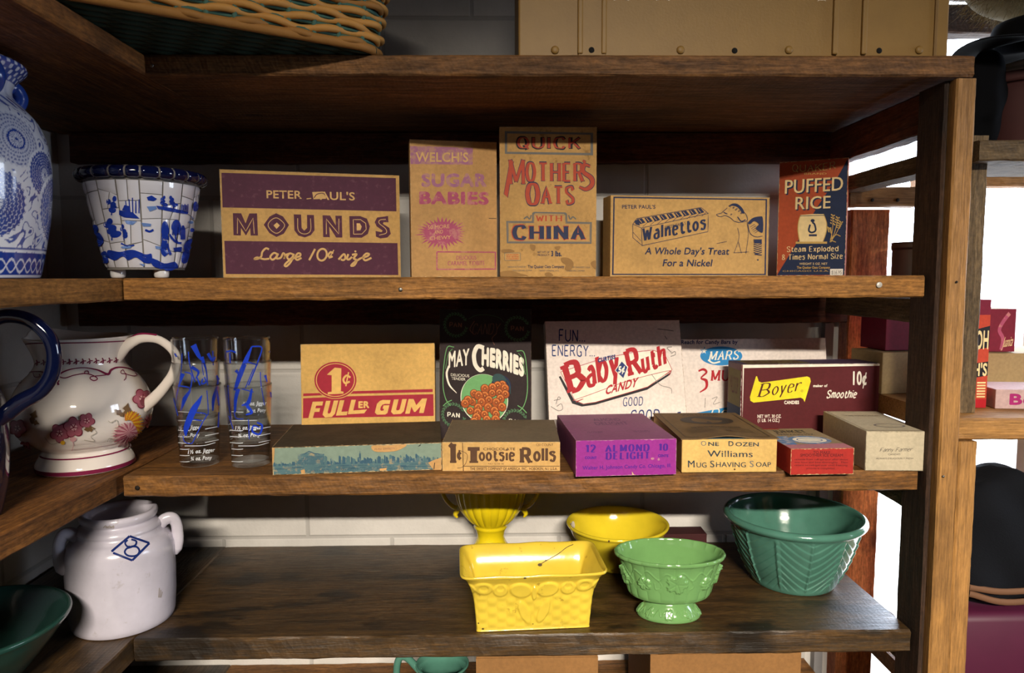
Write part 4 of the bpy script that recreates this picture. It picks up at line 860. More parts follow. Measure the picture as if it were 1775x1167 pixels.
# -------- front row
I_SKY = ink('pale_teal_ink', '#7d8f80'); I_SKYD = ink('deep_teal_ink', '#37586b', wear='#8b9a8c', wcol=-.05); I_SKYM = ink('mid_teal_ink', '#4f6e74', wear='#b09a70', wcol=-.03)
K_DARKTOP = paper('dark_worn_top', '#4c4030', vary=.45, scale=20)
def skyline(f):
    f.P([(44, 912), (1074, 880), (1080, 1040), (46, 1072)], I_SKY); f.P([(44, 1012), (1078, 985), (1082, 1042), (46, 1076)], I_SKYM)
    rr = random.Random(11)
    def ln(x): return 1022 - (x - 44) * .028
    x = 50
    while x < 1060:
        w_ = rr.uniform(8, 20); hh = rr.uniform(10, 52) if 360 < x < 1000 else rr.uniform(6, 28); m_ = rr.choice([I_SKYD, I_SKYD, I_SKYM])
        f.P([(x, ln(x)), (x, ln(x) - hh), (x + w_ * .3, ln(x) - hh - 5), (x + w_, ln(x) - hh + 4), (x + w_, ln(x))], m_); x += w_ * rr.uniform(.7, 1.2)
    f.P([(572, ln(572)), (574, 948), (579, 925), (584, 948), (588, ln(588))], I_SKYD)
    f.P([(196, 1018), (200, 955), (270, 938), (360, 950), (358, 1014)], I_SKYM); f.S([(200, 955), (240, 946), (268, 930), (300, 944), (360, 950)], 6, I_SKYD, False)
    for k in range(16): f.S([(206 + k * 10, 1014), (206 + k * 10, 958)], 3, I_SKYD, False)
    for k in range(5): f.S([(200, 968 + k * 10), (358, 962 + k * 10)], 2, I_SKYD, False)
    for k in range(26): x = rr.uniform(50, 960); y = rr.uniform(1028, 1052) - (x - 44) * .028; f.S([(x, y), (x + rr.uniform(30, 110), y - 2)], 2.5, I_SKYD, False)
    f.T("HENRY HEIDE INC.  SPRING ST. & BROADWAY  NEW YORK", 250, 1058, 880, 13, I_SKYD, y1=1040)
    f.P([(652, 895), (740, 892), (862, 888), (820, 920), (760, 932), (670, 930)], K_TAN2, True); f.T("PURE SWEETS", 668, 922, 790, 10, I_BROWN_SHADED, y1=916)
    f.P([(1000, 1000), (1030, 985), (1078, 968), (1082, 1045), (1035, 1046)], K_TAN2); f.S([(1040, 1000), (1036, 1042)], 5, I_BLACK); f.P([(932, 900), (952, 884), (948, 896)], I_BLACK)
    f.P([(216, 1048), (240, 1040), (244, 1066), (220, 1068)], K_TAN2); f.P([(700, 1038), (745, 1032), (742, 1048), (704, 1052)], K_TAN2); f.P([(44, 905), (60, 905), (52, 1000), (44, 1010)], K_TAN2)
loc, rz, w = fit3((473, 824), (766, 814))
carton('candy_box', 'flat dark-topped box with a pale blue city skyline along its worn front', 'box', w, .19, .049, loc, rz, K_DARKTOP,
       front=skyline, fq=[(42, 908), (1078, 876), (1086, 1044), (44, 1080)], edge=K_EDGE)
I_SEPIA = ink('sepia_ink', '#553a28')
def tootsie(f):
    f.P([(1212, 878), (1216, 878), (1220, 1056), (1215, 1056)], I_SEPIA); f.P([(1218, 1022), (1830, 1022), (1830, 1026), (1218, 1026)], I_SEPIA)
    f.T("1", 1126, 1004, 1176, 116, I_SEPIA, b=.06, font='s', w=.34, hw=.2, serif=.2, sth=.12); f.T("¢", 1178, 976, 1208, 54, I_SEPIA, font='s', w=.2)
    f.S([(1190, 925), (1240, 950), (1235, 1000), (1210, 1030), (1180, 1036)], 3, I_SEPIA)
    f.T("T", 1245, 1004, 1318, 86, I_SEPIA, font='s', w=.34, hw=.26, serif=.22, sth=.14); f.T("ootsie", 1312, 988, 1534, 66, I_SEPIA, font='s', w=.25, hw=.16, serif=.12, sth=.1, gap=.2)
    f.T("R", 1562, 1002, 1642, 86, I_SEPIA, font='s', w=.3, hw=.2, serif=.18, sth=.13); f.T("olls", 1646, 990, 1788, 76, I_SEPIA, font='s', w=.26, hw=.16, serif=.12, sth=.1, gap=.18)
    f.T("CHOCOLATE", 1340, 926, 1536, 15, I_SEPIA, b=.02); f.T("120 COUNT", 1666, 900, 1770, 15, I_SEPIA); f.T("NO 12 00 00", 1370, 1014, 1466, 10, I_SEPIA)
    f.T("THE SWEETS COMPANY OF AMERICA, INC., HOBOKEN, N.J. U.S.A.", 1258, 1048, 1796, 17, I_SEPIA, b=.02)
loc, rz, w = fit3((767, 816.6), (970.6, 816.4))
I_SEPIAF = ink('faded_sepia_ink', '#6a5a48')
carton('candy_box', 'low tan box with brown slab lettering and a grey dusty top', 'box', w, .197, .052, loc, rz, K_GREYTOP,
       front=lambda f: (f.R(1080, 870, 1830, 1070, K_TAN), tootsie(f)), fq=[(1090, 877), (1812, 875), (1812, 1053), (1090, 1053)], edge=K_EDGE,
       topf=lambda f: (f.T("TOOTSIE ROLLS", 35, 40, 68, 14, I_SEPIAF), f.T("CHOCOLATE", 42, 92, 60, 5, I_SEPIAF)), tq=[(0, 0), (100, 0), (100, 100), (0, 100)])
K_PURP = paper('violet_card', '#962c8c', vary=.08, rough=.5); K_PURPT = paper('faded_violet_top', '#8c4678', vary=.2, rough=.5); I_INDIGO = ink('indigo_ink', '#4a1c86')
def almond(f):
    f.R(262, 850, 945, 1120, K_PURP); kw = dict(font='s', w=.30, hw=.1, serif=.17, sth=.09)
    f.T("12", 330, 950, 396, 46, I_INDIGO, **kw); f.T("10", 816, 934, 880, 44, I_INDIGO, **kw); f.T("ALMOND", 456, 946, 754, 44, I_INDIGO, y1=938, **kw); f.T("DELIGHT", 460, 998, 752, 44, I_INDIGO, y1=990, **kw)
    f.T("COUNT", 324, 996, 402, 16, I_INDIGO, b=.06); f.T("CENTS", 812, 978, 884, 16, I_INDIGO, b=.06); f.T("Walter H. Johnson Candy Co. Chicago, Ill.", 310, 1068, 908, 24, I_INDIGO, y1=1048, b=.02)
    f.P([(638, 1078), (650, 1098), (666, 1104), (640, 1108)], K_EDGE); f.D(818, 996, 8, 9, I_MAUVE, 10); f.D(776, 990, 12, 8, I_MAUVE, 10)
loc, rz, w = fit3((998, 826.7), (1171.7, 822.3))
I_PURT = ink('dull_indigo_ink', '#5c3562')
carton('candy_box', 'bright violet box with indigo lettering, between the slab-lettered tan box and the soap box', 'box', w, .229, .063, loc, rz, K_PURPT,
       front=almond, fq=[(266, 876), (936, 852), (942, 1098), (266, 1116)], edge=paper('worn_pink_edge', '#c58fa8'),
       topf=lambda f: (f.T("ALMOND", 36, 30, 66, 11, I_PURT), f.T("DELIGHT", 34, 46, 70, 11, I_PURT), f.T("12 COUNT", 18, 76, 34, 6, I_PURT), f.T("10 CENTS", 66, 76, 82, 6, I_PURT)), tq=[(0, 0), (100, 0), (100, 100), (0, 100)])
# shaving soap box: tray with its lifted lid
K_SOAP = paper('yellowed_card', '#dcb46a', stain='#a98a5a'); K_LID = paper('brown_lid', '#7a6040', vary=.3, scale=14)
I_DK = ink('slate_ink', '#2c3a44', wear='#8a7a58', wcol=-.06)
def soap(f):
    f.T("O", 206, 752, 240, 30, I_GREYB, b=.01); f.T("NE", 252, 752, 320, 24, I_DK, b=.02, sh=0); f.T("D", 380, 752, 412, 30, I_DK, b=.02); f.T("OZEN", 424, 752, 572, 24, I_DK, b=.02)
    f.T("Williams", 246, 822, 534, 40, I_DK, b=.01); f.T("M", 122, 892, 164, 44, I_DK, b=.01); f.T("UG", 176, 892, 240, 32, I_DK, b=.01)
    f.T("S", 262, 890, 290, 42, I_DK, b=.01); f.T("HAVING", 300, 888, 490, 32, I_DK, b=.01); f.T("S", 514, 886, 540, 40, I_GREYB, b=.01); f.T("OAP", 554, 884, 650, 30, I_DK, b=.01); f.D(418, 902, 6, 6, I_SEPIA, 10)
loc, rz, w = fit3((1182, 820.5), (1345, 818)); D_ = .235
mb = MB(); H_ = .063
mb.bbox(-w / 2, w / 2, 0, D_, 0, H_ - .004, K_SOAP, .0015)
f = face_pen(mb, [(88, 700), (690, 690), (686, 918), (80, 928)], (-w / 2, 0, 0), (1, 0, 0), (0, 0, 1), w, H_, (0, -1, 0)); soap(f)
so_ = mb.build('soap_box', None, loc, (0, 0, rz - .03)); tag(so_, 'tan soap box with dark lettering and a brown bowed lid with an oval portrait mark', 'box')
mb = MB(); nu, nv = 25, 22; G = np.zeros((nu, nv, 3))
for i in range(nu):
    for j in range(nv):
        u, v_ = i / (nu - 1), j / (nv - 1); bow = .0055 * math.sin(math.pi * min(1, max(0, (u - .12) / .72))) ** 2 * (1 - v_) ** 2
        G[i, j] = (-w / 2 - .002 + u * (w + .004), -.001 + v_ * D_, H_ - .0035 + bow + .001)
mb.grid(G, K_LID, smooth=True, flip=False); G2 = G.copy(); G2[..., 2] -= .0016; mb.grid(G2, K_LID, flip=True)
ed = [(i, 0) for i in range(nu)] + [(nu - 1, j) for j in range(nv)] + [(i, nv - 1) for i in range(nu)][::-1] + [(0, j) for j in range(nv)][::-1]
E1 = np.array([G[a] for a in ed]); E2 = np.array([G2[a] for a in ed]); k = len(ed); mb.add(np.vstack([E1, E2]), [(i, (i + 1) % k, k + (i + 1) % k, k + i) for i in range(k)], K_LID)
def lidmap(P, off):
    P = np.asarray(P, float); u = P[:, 0] / 100; v_ = 1 - P[:, 1] / 100; bow = .0055 * np.sin(np.pi * np.clip((u - .12) / .72, 0, 1)) ** 2 * (1 - v_) ** 2
    return np.stack([-w / 2 - .002 + u * (w + .004), -.001 + v_ * D_, H_ - .0025 + bow + off + .0004], 1), None
p = Pen(mb, lidmap); I_LIDD = ink('dark_lid_ink', '#3c3128'); p.D(52, 34, 30, 17, I_LIDD, 40); p.D(52, 34, 17, 12, K_LID, 30); p.frame(6, 5, 94, 95, .8, I_LIDD); p.T("WILLIAMS", 30, 14, 74, 6, I_LIDD); p.T("MUG SHAVING SOAP", 24, 66, 78, 5, I_LIDD); p.T("12", 56, 80, 62, 5, I_LIDD)
for k in range(4): p.S([(16, 70 + 4 * k), (84, 70 + 4 * k)], .6, I_LIDD, False)
lid = mb.build('lid', so_); lid.location = (0, 0, 0)
mb = MB(); mb.bbox(-w / 2 + .004, w / 2 - .004, .004, .03, H_ - .006, H_ - .003, plain('blue_wrapper', '#2c4a5a', .6), .0004); q_ = mb.build('wrapper', so_); q_.location = (0, 0, 0)
# red box
K_REDC = paper('red_card', '#a82a22', vary=.12, rough=.6); I_DRED = ink('dark_red_ink', '#5a1a1c'); I_PBLUE = ink('pale_blue_ink', '#5b7fae', wear='#c7b7b0'); K_REDT = paper('worn_top_card', '#a28c6c', stain='#6d4f3c')
def red(f):
    f.T("TO MAKE", 918, 800, 1026, 18, I_DRED, b=.015); f.T("SMOOTHER ICE CREAM", 836, 818, 1108, 18, I_DRED, b=.015)
    for k, s in enumerate(("remove from refrigerator after about", "one hour and beat thoroughly.  Then", "return to refrigerator until freezing")): f.T(s, 800, 842 + 19 * k, 1140, 12, I_DRED, b=.01)
    f.T("process is completed.", 876, 900, 1062, 12, I_DRED, b=.01)
def redtop(f):
    f.R(0, 0, 100, 100, K_REDT); f.P([(0, 82), (100, 78), (100, 100), (0, 100)], K_PINK); f.D(56, 60, 34, 20, I_PBLUE, 30); f.D(56, 60, 27, 14, I_WHITE, 30); f.ring(56, 60, 20, 9, 2, I_PBLUE); f.P([(0, 44), (30, 40), (22, 82), (0, 82)], I_PBLUE)
    f.T("JUNKET", 22, 22, 78, 12, I_BLACK, b=.04); f.T("FREEZING MIX", 20, 36, 82, 7, I_BLACK); f.R(0, 0, 40, 4, K_REDC)
K_PINK = paper('rose_card', '#c07a86', vary=.1)
loc, rz, w = fit3((1369.6, 823.6), (1479, 822))
carton('dessert_box', 'small red box with dark small print and a worn blue and pink top', 'box', w, .16, .046, loc, rz, K_REDC,
       front=red, fq=[(775, 768), (1177, 762), (1180, 932), (772, 940)], topf=redtop, tq=[(0, 0), (100, 0), (100, 100), (0, 100)], edge=K_EDGE)
I_FF = ink('charcoal_ink', '#3a3536')
def fanny(f):
    f.T("Fanny Farmer", 1345, 788, 1552, 24, I_FF, y1=784, font='s', w=.09, sh=.4, gap=.2); f.T("CANDIES", 1400, 810, 1478, 11, I_FF); f.T("ALWAYS DELICIOUSLY FRESH", 1324, 836, 1562, 10, I_FF)
loc, rz, w = fit3((1499, 816), (1605, 816.6))
carton('candy_box', 'plain off-white box with small script lettering, at the right end of the front row', 'box', w, .188, .0705, loc, rz, K_CREAM,
       front=fanny, fq=[(1255, 656), (1645, 660), (1647, 912), (1254, 910)],
       topf=lambda f: (f.frame(4, 3, 96, 97, 1.2, I_SEPIAF), f.D(60, 74, 26, 9, I_PENCIL, 30), f.D(60, 74, 22, 7, K_CREAM, 30), f.T("HOME MADE CANDIES", 20, 28, 84, 5, I_SEPIAF)), tq=[(0, 0), (100, 0), (100, 100), (0, 100)], edge=paper('grey_edge', '#9a8c74'))
# ------------------------------------------------------------------ glazed wares
G_YEL = glaze('yellow_glaze', '#d6b93e', dirt=.5, dark='#7a5a20'); G_LEM = glaze('lemon_glaze', '#e0c618', rough=.2); G_LEM2 = glaze('bowl_yellow_glaze', '#d8c02c')
G_GRN = glaze('leaf_green_glaze', '#6a965a', rough=.1); G_TEAL = glaze('sea_green_glaze', '#4a7869', rough=.12, vary=.2); G_DKGRN = glaze('dark_green_glaze', '#24483f', rough=.2, vary=.3)
G_CREAM = glaze('cream_glaze', '#eee3da', rough=.08, vary=.04, bump=.05); G_CROCK = glaze('grey_white_glaze', '#cfc9d6', rough=.22, vary=.12, dirt=.25, dark='#8a7a68', bump=.3)
G_NAVY = glaze('navy_enamel', '#0a1130', rough=.08, vary=.1, bump=.03); G_WHITE = glaze('white_glaze', '#e9e6e6', rough=.15, vary=.05)
G_BURG = ink('burgundy_glaze', '#7c2444', rough=.2); G_BLUE = ink('cobalt_glaze', '#1f3aa0', rough=.2); G_BLUEL = ink('light_cobalt_glaze', '#6f8fcc', rough=.2)
def rot_to_cam(x, y): return math.atan2(x, y)     # turn so that local -y faces the camera

# ---- sea green mixing bowl with swag ribs
def greenb():
    mb = MB(); c = (.613, 1.440, Z4); NSEG = 6
    prof = [(0, .004), (.06, .004), (.078, 0), (.084, .003), (.092, .02), (.108, .055), (.121, .095), (.128, .122), (.132, .128), (.138, .131), (.1415, .137), (.139, .1435), (.133, .1455), (.128, .140), (.124, .125), (.112, .09), (.092, .04), (.06, .016), (0, .012)]
    def d(th, r, z, s):
        outer = (s < .47) & (z > .006) & (z < .127); a = (th * NSEG / (2 * math.pi) + .2) % 1.0; x = np.abs(a - .5) * 2       # 0 mid panel, 1 rib
        m = smoothstep(.006, .02, z) * (1 - smoothstep(.116, .127, z)) * outer
        rib = .0030 * smoothstep(.90, 1.0, x) + .0030 * smoothstep(.07, .0, x)
        q = (z * 1.0 - .046 * (x ** 1.35)) / .0170; sw = (q % 1.0); swag = .0024 * (sw ** .8) * (1 - smoothstep(.9, 1.0, sw))
        return m * (rib + swag - .002)
    lathe(mb, prof, G_TEAL, nu=600, nv=300, disp=d)
    o = mb.build('mixing_bowl', None, c, (0, 0, .1)); tag(o, 'large sea green mixing bowl with draped leaf-like ridges, near the bright window', 'bowl')
greenb()

# ---- leaf tests used by the moulded reliefs
def leafmask(u, v, cx, cy, size, rot=0.0, lobes=5):
    x, y = (u - cx), (v - cy); c, s_ = math.cos(rot), math.sin(rot); X, Y = x * c + y * s_, -x * s_ + y * c
    r = np.hypot(X, Y); a = np.arctan2(X, Y); R_ = size * (.55 + .35 * np.abs(np.cos(a * lobes / 2)) ** .7 + .12 * np.abs(np.cos(a * lobes * 2)))
    body = smoothstep(1.0, .82, r / R_); vein = np.exp(-(np.abs(np.sin(a * lobes / 2)) * r / (size * .07)) ** 2)
    return body * (1 - .45 * vein)
def linemask(u, v, pts, w):
    P = cr(np.array(pts, float), 6); best = np.full(u.shape, 9.0)
    for i in range(len(P) - 1):
        a, b = P[i], P[i + 1]; d = b - a; L = d @ d + 1e-12; t = np.clip(((u - a[0]) * d[0] + (v - a[1]) * d[1]) / L, 0, 1)
        best = np.minimum(best, np.hypot(u - a[0] - t * d[0], v - a[1] - t * d[1]))
    return smoothstep(w, w * .3, best)
# ---- green footed planter with leaves
def compote():
    mb = MB(); c = (.316, 1.288, Z4)
    prof = [(0, .006), (.045, .006), (.054, .0), (.059, .003), (.0575, .010), (.046, .026), (.041, .032), (.042, .036), (.060, .040), (.072, .043), (.076, .050), (.082, .075), (.089, .100), (.094, .114), (.1005, .118), (.1015, .123), (.098, .125), (.094, .121), (.088, .10), (.078, .06), (.05, .048), (0, .045)]
    def d(th, r, z, s):
        outer = s < .56; m = outer * smoothstep(.043, .052, z) * (1 - smoothstep(.112, .118, z)); u = ((th + math.pi / 2 + math.pi) % (2 * math.pi) - math.pi) * .08; out = m * .0022 * np.abs(np.sin(th * 10)) ** .6
        for k in range(-3, 4):
            if k % 2 == 0 or True:
                cx = k * .056; out = out + m * .0055 * leafmask(u, z, cx + .004, .084 - (.004 if k % 2 else 0), .021 if k % 2 == 0 else .014, .3 * (-1) ** k + math.pi)
        for k in range(-2, 3):
            x0 = k * .056; out = out + m * .0016 * linemask(u, z, [(x0, .095), (x0 + .012, .106), (x0 + .03, .09), (x0 + .042, .104), (x0 + .056, .096)], .0016)
            out = out + m * .0014 * linemask(u, z, [(x0 + .028, .092), (x0 + .034, .078), (x0 + .024, .072), (x0 + .022, .084)], .0014)
        f_ = outer * smoothstep(.002, .008, z) * (1 - smoothstep(.026, .032, z))
        for k in range(-2, 3):
            out = out + f_ * .0035 * leafmask(u * .75, z, k * .042 - .006, .016, .0105, .9 * (k + 1), 4) + f_ * .0016 * linemask(u * .75, z, [(k * .042 + .006, .012), (k * .042 + .013, .022), (k * .042 + .02, .013), (k * .042 + .026, .02)], .0014)
        rim = smoothstep(.110, .120, z) * .0016 * np.abs(np.sin(th * 10)) ** .6
        return out + rim
    lathe(mb, prof, G_GRN, nu=560, nv=300, sy=.66, disp=d)
    o = mb.build('footed_planter', None, c, (0, 0, -.06)); tag(o, 'oval leaf green footed planter with raised ivy leaves', 'planter')
compote()

# ---- yellow rectangular planter
def planter():
    mb = MB(); a = onz(826, 1096.6, Z4); b = onz(1022.7, 1088, Z4); rz = math.atan2(b[1] - a[1], b[0] - a[0]); w0 = float(np.hypot(*(b - a)[:2])) / 2; d0 = .050; H = .110
    prof = [(0, .0, .004), (.9, 0, .004), (1, .0, .0), (1.0, .0, .004), (1.02, 0, .03), (1.06, 0, .065), (1.14, 0, .092), (1.24, 0, .106), (1.28, 0, H - .001), (1.29, 0, H + .003), (1.26, 0, H + .004), (1.19, 0, H - .003), (1.07, 0, .082), (.98, 0, .05), (.9, 0, .014), (0, 0, .010)]
    P = resample(cr(np.array([(p[0] * .1, p[2]) for p in prof]), 6), 200); k = P[:, 0] / .1
    # rounded rectangle outline, dense
    n = 640; t = np.linspace(0, 2 * math.pi, n, endpoint=False); e = 2 / 26.0
    ux = np.sign(np.cos(t)) * np.abs(np.cos(t)) ** e; uy = np.sign(np.sin(t)) * np.abs(np.sin(t)) ** e
    O = resample(np.vstack([np.stack([ux * w0, uy * d0], 1), [[ux[0] * w0, uy[0] * d0]]]), n + 1)[:-1]; X0, Y0 = O[:, 0], O[:, 1]
    K, XX = np.meshgrid(k, X0, indexing='ij'); _, YY = np.meshgrid(k, Y0, indexing='ij'); Z = np.broadcast_to(P[:, 1:2], K.shape); S = np.broadcast_to(np.linspace(0, 1, len(k))[:, None], K.shape)
    # flare by a fixed amount on every side rather than by scale
    fl = (K - 1) * .105 * np.where(K > 1, .96, 1); base = np.minimum(K, 1)
    X = XX * base; Y = YY * base; nx = np.sign(XX) * np.abs(XX / w0) ** 6; ny = np.sign(YY) * np.abs(YY / d0) ** 6
    X = X + nx * np.maximum(fl, 0); Y = Y + ny * np.maximum(fl, 0)
    front = (YY < -d0 * .93); outer = S < .52; u = XX
    def blob(cx, cz, rx, rz_, a_=0.0):
        x, z = u - cx, Z - cz; c_, s_ = math.cos(a_), math.sin(a_); return smoothstep(1.0, .75, np.hypot((x * c_ + z * s_) / rx, (-x * s_ + z * c_) / rz_))
    rel = .0019 * np.abs(np.sin(u * math.pi / .0165)) ** .7 * (.5 + .5 * np.sin(Z * 2 * math.pi / .021 + np.pi * np.floor(u / .0165))) * smoothstep(.070, .062, Z) + .0004
    bow = np.zeros_like(u)
    for sg in (-1, 1):
        bow = np.maximum(bow, blob(sg * .024, .080, .0225, .0165, sg * .22)); bow = np.maximum(bow, .8 * blob(sg * .017, .036, .010, .026, -sg * .40))
        for kx in (.060, .086, .110):
            rel = rel + .0034 * blob(sg * kx, .083 + (.003 if kx > .07 else -.002), .0145, .014) * (1 - .6 * blob(sg * kx, .087, .007, .007))
    rel = rel * (1 - bow) + .0042 * bow + .0050 * blob(0, .074, .005, .016) - .0016 * linemask(u, Z, [(-.035, .102), (-.03, .085), (-.018, .075)], .0014) * 0
    mz = smoothstep(.004, .012, Z) * (1 - smoothstep(.104, .112, Z))
    Y = Y - np.where(front & outer, rel * mz, 0) + np.where((YY > d0 * .93) & outer, .001 * mz, 0)
    wav = .0012 * np.sin(u * 70) * smoothstep(.105, .12, Z); Zf = Z + wav
    G = np.stack([X, Y + d0, Zf], -1); mb.grid(G, G_YEL, closed_v=True, flip=True)
    c = (a + b) / 2; mw = mat_of((c[0], c[1], Z4), rz); p = curved_pen(mb, mw, (750, 840, 3.227)); dk = ink('crackle_brown', '#4a3618')
    p.S([(600, 448), (640, 424), (700, 390), (750, 352), (786, 336)], 4, dk); p.D(600, 450, 13, 9, dk, 10); p.D(634, 426, 6, 4, dk, 8); p.D(516, 524, 8, 5, dk, 8); p.D(281, 808, 7, 5, dk, 8); p.D(256, 776, 4, 5, dk, 8); p.D(560, 780, 4, 3, dk, 8)
    o = mb.build('rectangular_planter', None, (c[0], c[1], Z4), (0, 0, rz)); tag(o, 'yellow rectangular planter with a moulded bow and basket weave front', 'planter')
planter()

# ---- round yellow bowl behind
def ybowl():
    mb = MB(); prof = [(0, .004), (.045, .004), (.05, 0), (.054, .003), (.056, .012), (.075, .035), (.097, .066), (.107, .087), (.1115, .092), (.112, .096), (.108, .0975), (.103, .092), (.092, .064), (.07, .034), (.04, .018), (0, .015)]
    lathe(mb, prof, G_LEM2, nu=160); mw = mat_of((.258, 1.526, Z4)); p = curved_pen(mb, mw, (750, 840, 3.227))
    p.D(784, 228, 11, 22, K_WHITE, 12); p.D(986, 318, 5, 6, I_SEPIA, 8)
    o = mb.build('yellow_bowl', None, (.258, 1.526, Z4)); tag(o, 'round plain yellow bowl behind the green footed planter', 'bowl')
ybowl()
# ---- fluted urn with handles
def urn():
    c = (-.022, 1.545, Z4); mb = MB()
    prof = [(0, .004), (.048, .004), (.056, 0), (.060, .004), (.055, .018), (.036, .045), (.030, .062), (.034, .078), (.038, .084), (.037, .09), (.048, .10), (.066, .125), (.077, .155), (.082, .19), (.086, .225), (.09, .242), (.087, .245), (.082, .235), (.076, .19), (.068, .14), (.04, .11), (0, .10)]
    def d(th, r, z, s):
        m = (s < .55) * smoothstep(.088, .105, z) * (1 - smoothstep(.225, .24, z)); return m * (.0035 * np.abs(np.cos(th * 11)) ** .7 - .0015)
    lathe(mb, prof, G_LEM, nu=440, nv=150, disp=d); o = mb.build('fluted_urn', None, c); tag(o, 'tall lemon yellow fluted urn with scrolled side handles, behind the rectangular planter', 'vase')
    for s_ in (-1, 1):
        h = MB(); h.tube([(s_ * .060, 0, .122), (s_ * .072, 0, .124), (s_ * .088, 0, .132), (s_ * .103, 0, .152), (s_ * .110, 0, .182), (s_ * .106, 0, .212), (s_ * .094, 0, .230), (s_ * .083, 0, .232)], [.006, .0065, .006, .0055, .005, .005, .006, .006], G_LEM, n=12, flat=.8)
        h.tube([(s_ * .070, 0, .128), (s_ * .078, 0, .112), (s_ * .074, 0, .103)], [.007, .0055, .002], G_LEM, n=10); q = h.build('handle', o); q.location = (0, 0, 0)
urn()

# ---- stoneware crock
def crock():
    c = (-.708, 1.300, Z4); mb = MB()
    prof = [(0, .003), (.07, .003), (.081, 0), (.086, .004), (.089, .02), (.0915, .07), (.0915, .12), (.0905, .140), (.0875, .152), (.081, .161), (.073, .1665), (.0695, .173), (.0705, .178), (.068, .184), (.063, .188), (.061, .192), (.064, .197), (.0655, .203), (.063, .2085), (.057, .209), (.053, .203), (.053, .19), (.07, .165), (.082, .14), (.083, .05), (.07, .012), (0, .01)]
    lathe(mb, prof, G_CROCK, nu=160, disp=lambda th, r, z, s: .0002 * np.sin(z * 150 + np.sin(th * 3)) * (s < .4))
    mw = mat_of(c); p = curved_pen(mb, mw, (0, 840, 3.57)); I_CB = ink('cobalt_mark', '#1c2c66', rough=.25)
    for q in ([(690, 416), (802, 320)], [(802, 320), (924, 364)], [(924, 364), (818, 470)], [(818, 470), (700, 424)]): p.S(q, 14, I_CB, sub=8)
    p.S([(790, 344), (774, 362), (786, 384), (808, 386)], 11, I_CB); p.S([(812, 340), (842, 352), (838, 376), (812, 388), (784, 398), (772, 420), (790, 440), (826, 444), (852, 434), (862, 410), (846, 388), (812, 384)], 12, I_CB); 
    ST = ink('grey_smudge', '#a59a94', rough=.3); [p.S([(640 + 12 * k, 268), (655 + 12 * k, 256 + 6 * (k % 2)), (664 + 10 * k, 272)], 6, ST) for k in range(5)]; [p.S([(985 + 9 * k, 640 + 12 * k), (980 + 7 * k, 700)], 5, ST) for k in range(3)]
    o = mb.build('stoneware_crock', None, c); tag(o, 'white stoneware crock with a blue number 8 in a diamond', 'crock')
    for sgn in (-1, 1):
        a = math.radians(-38) if sgn < 0 else math.radians(22)
        dx, dy = (-math.cos(a), math.sin(a)) if sgn < 0 else (math.cos(a), math.sin(a)); tx, ty = -dy, dx; h = MB()
        pts = [(.066, -.002, .170), (.076, 0, .180), (.088, 0, .181), (.095, 0, .170), (.0965, 0, .153), (.0955, .0, .136), (.0915, 0, .122), (.088, 0, .112)]
        h.tube([(dx * r + tx * t, dy * r + ty * t, z) for r, t, z in pts], [.008, .009, .0085, .0075, .0075, .0085, .0095, .006], G_CROCK, n=14, flat=1.35)
        q = h.build('handle', o); q.location = (0, 0, 0)
crock()
# ---- dark green bowl near the camera
mb = MB(); lathe(mb, [(0, .004), (.05, .004), (.06, 0), (.066, .004), (.085, .025), (.115, .062), (.134, .088), (.139, .094), (.1405, .099), (.137, .1015), (.131, .097), (.11, .062), (.08, .03), (.04, .012), (0, .01)], G_DKGRN, nu=160)
tag(mb.build('green_bowl', None, (-.835, 1.085, Z4)), 'dark green bowl at the lower left, in front of the white crock', 'bowl')

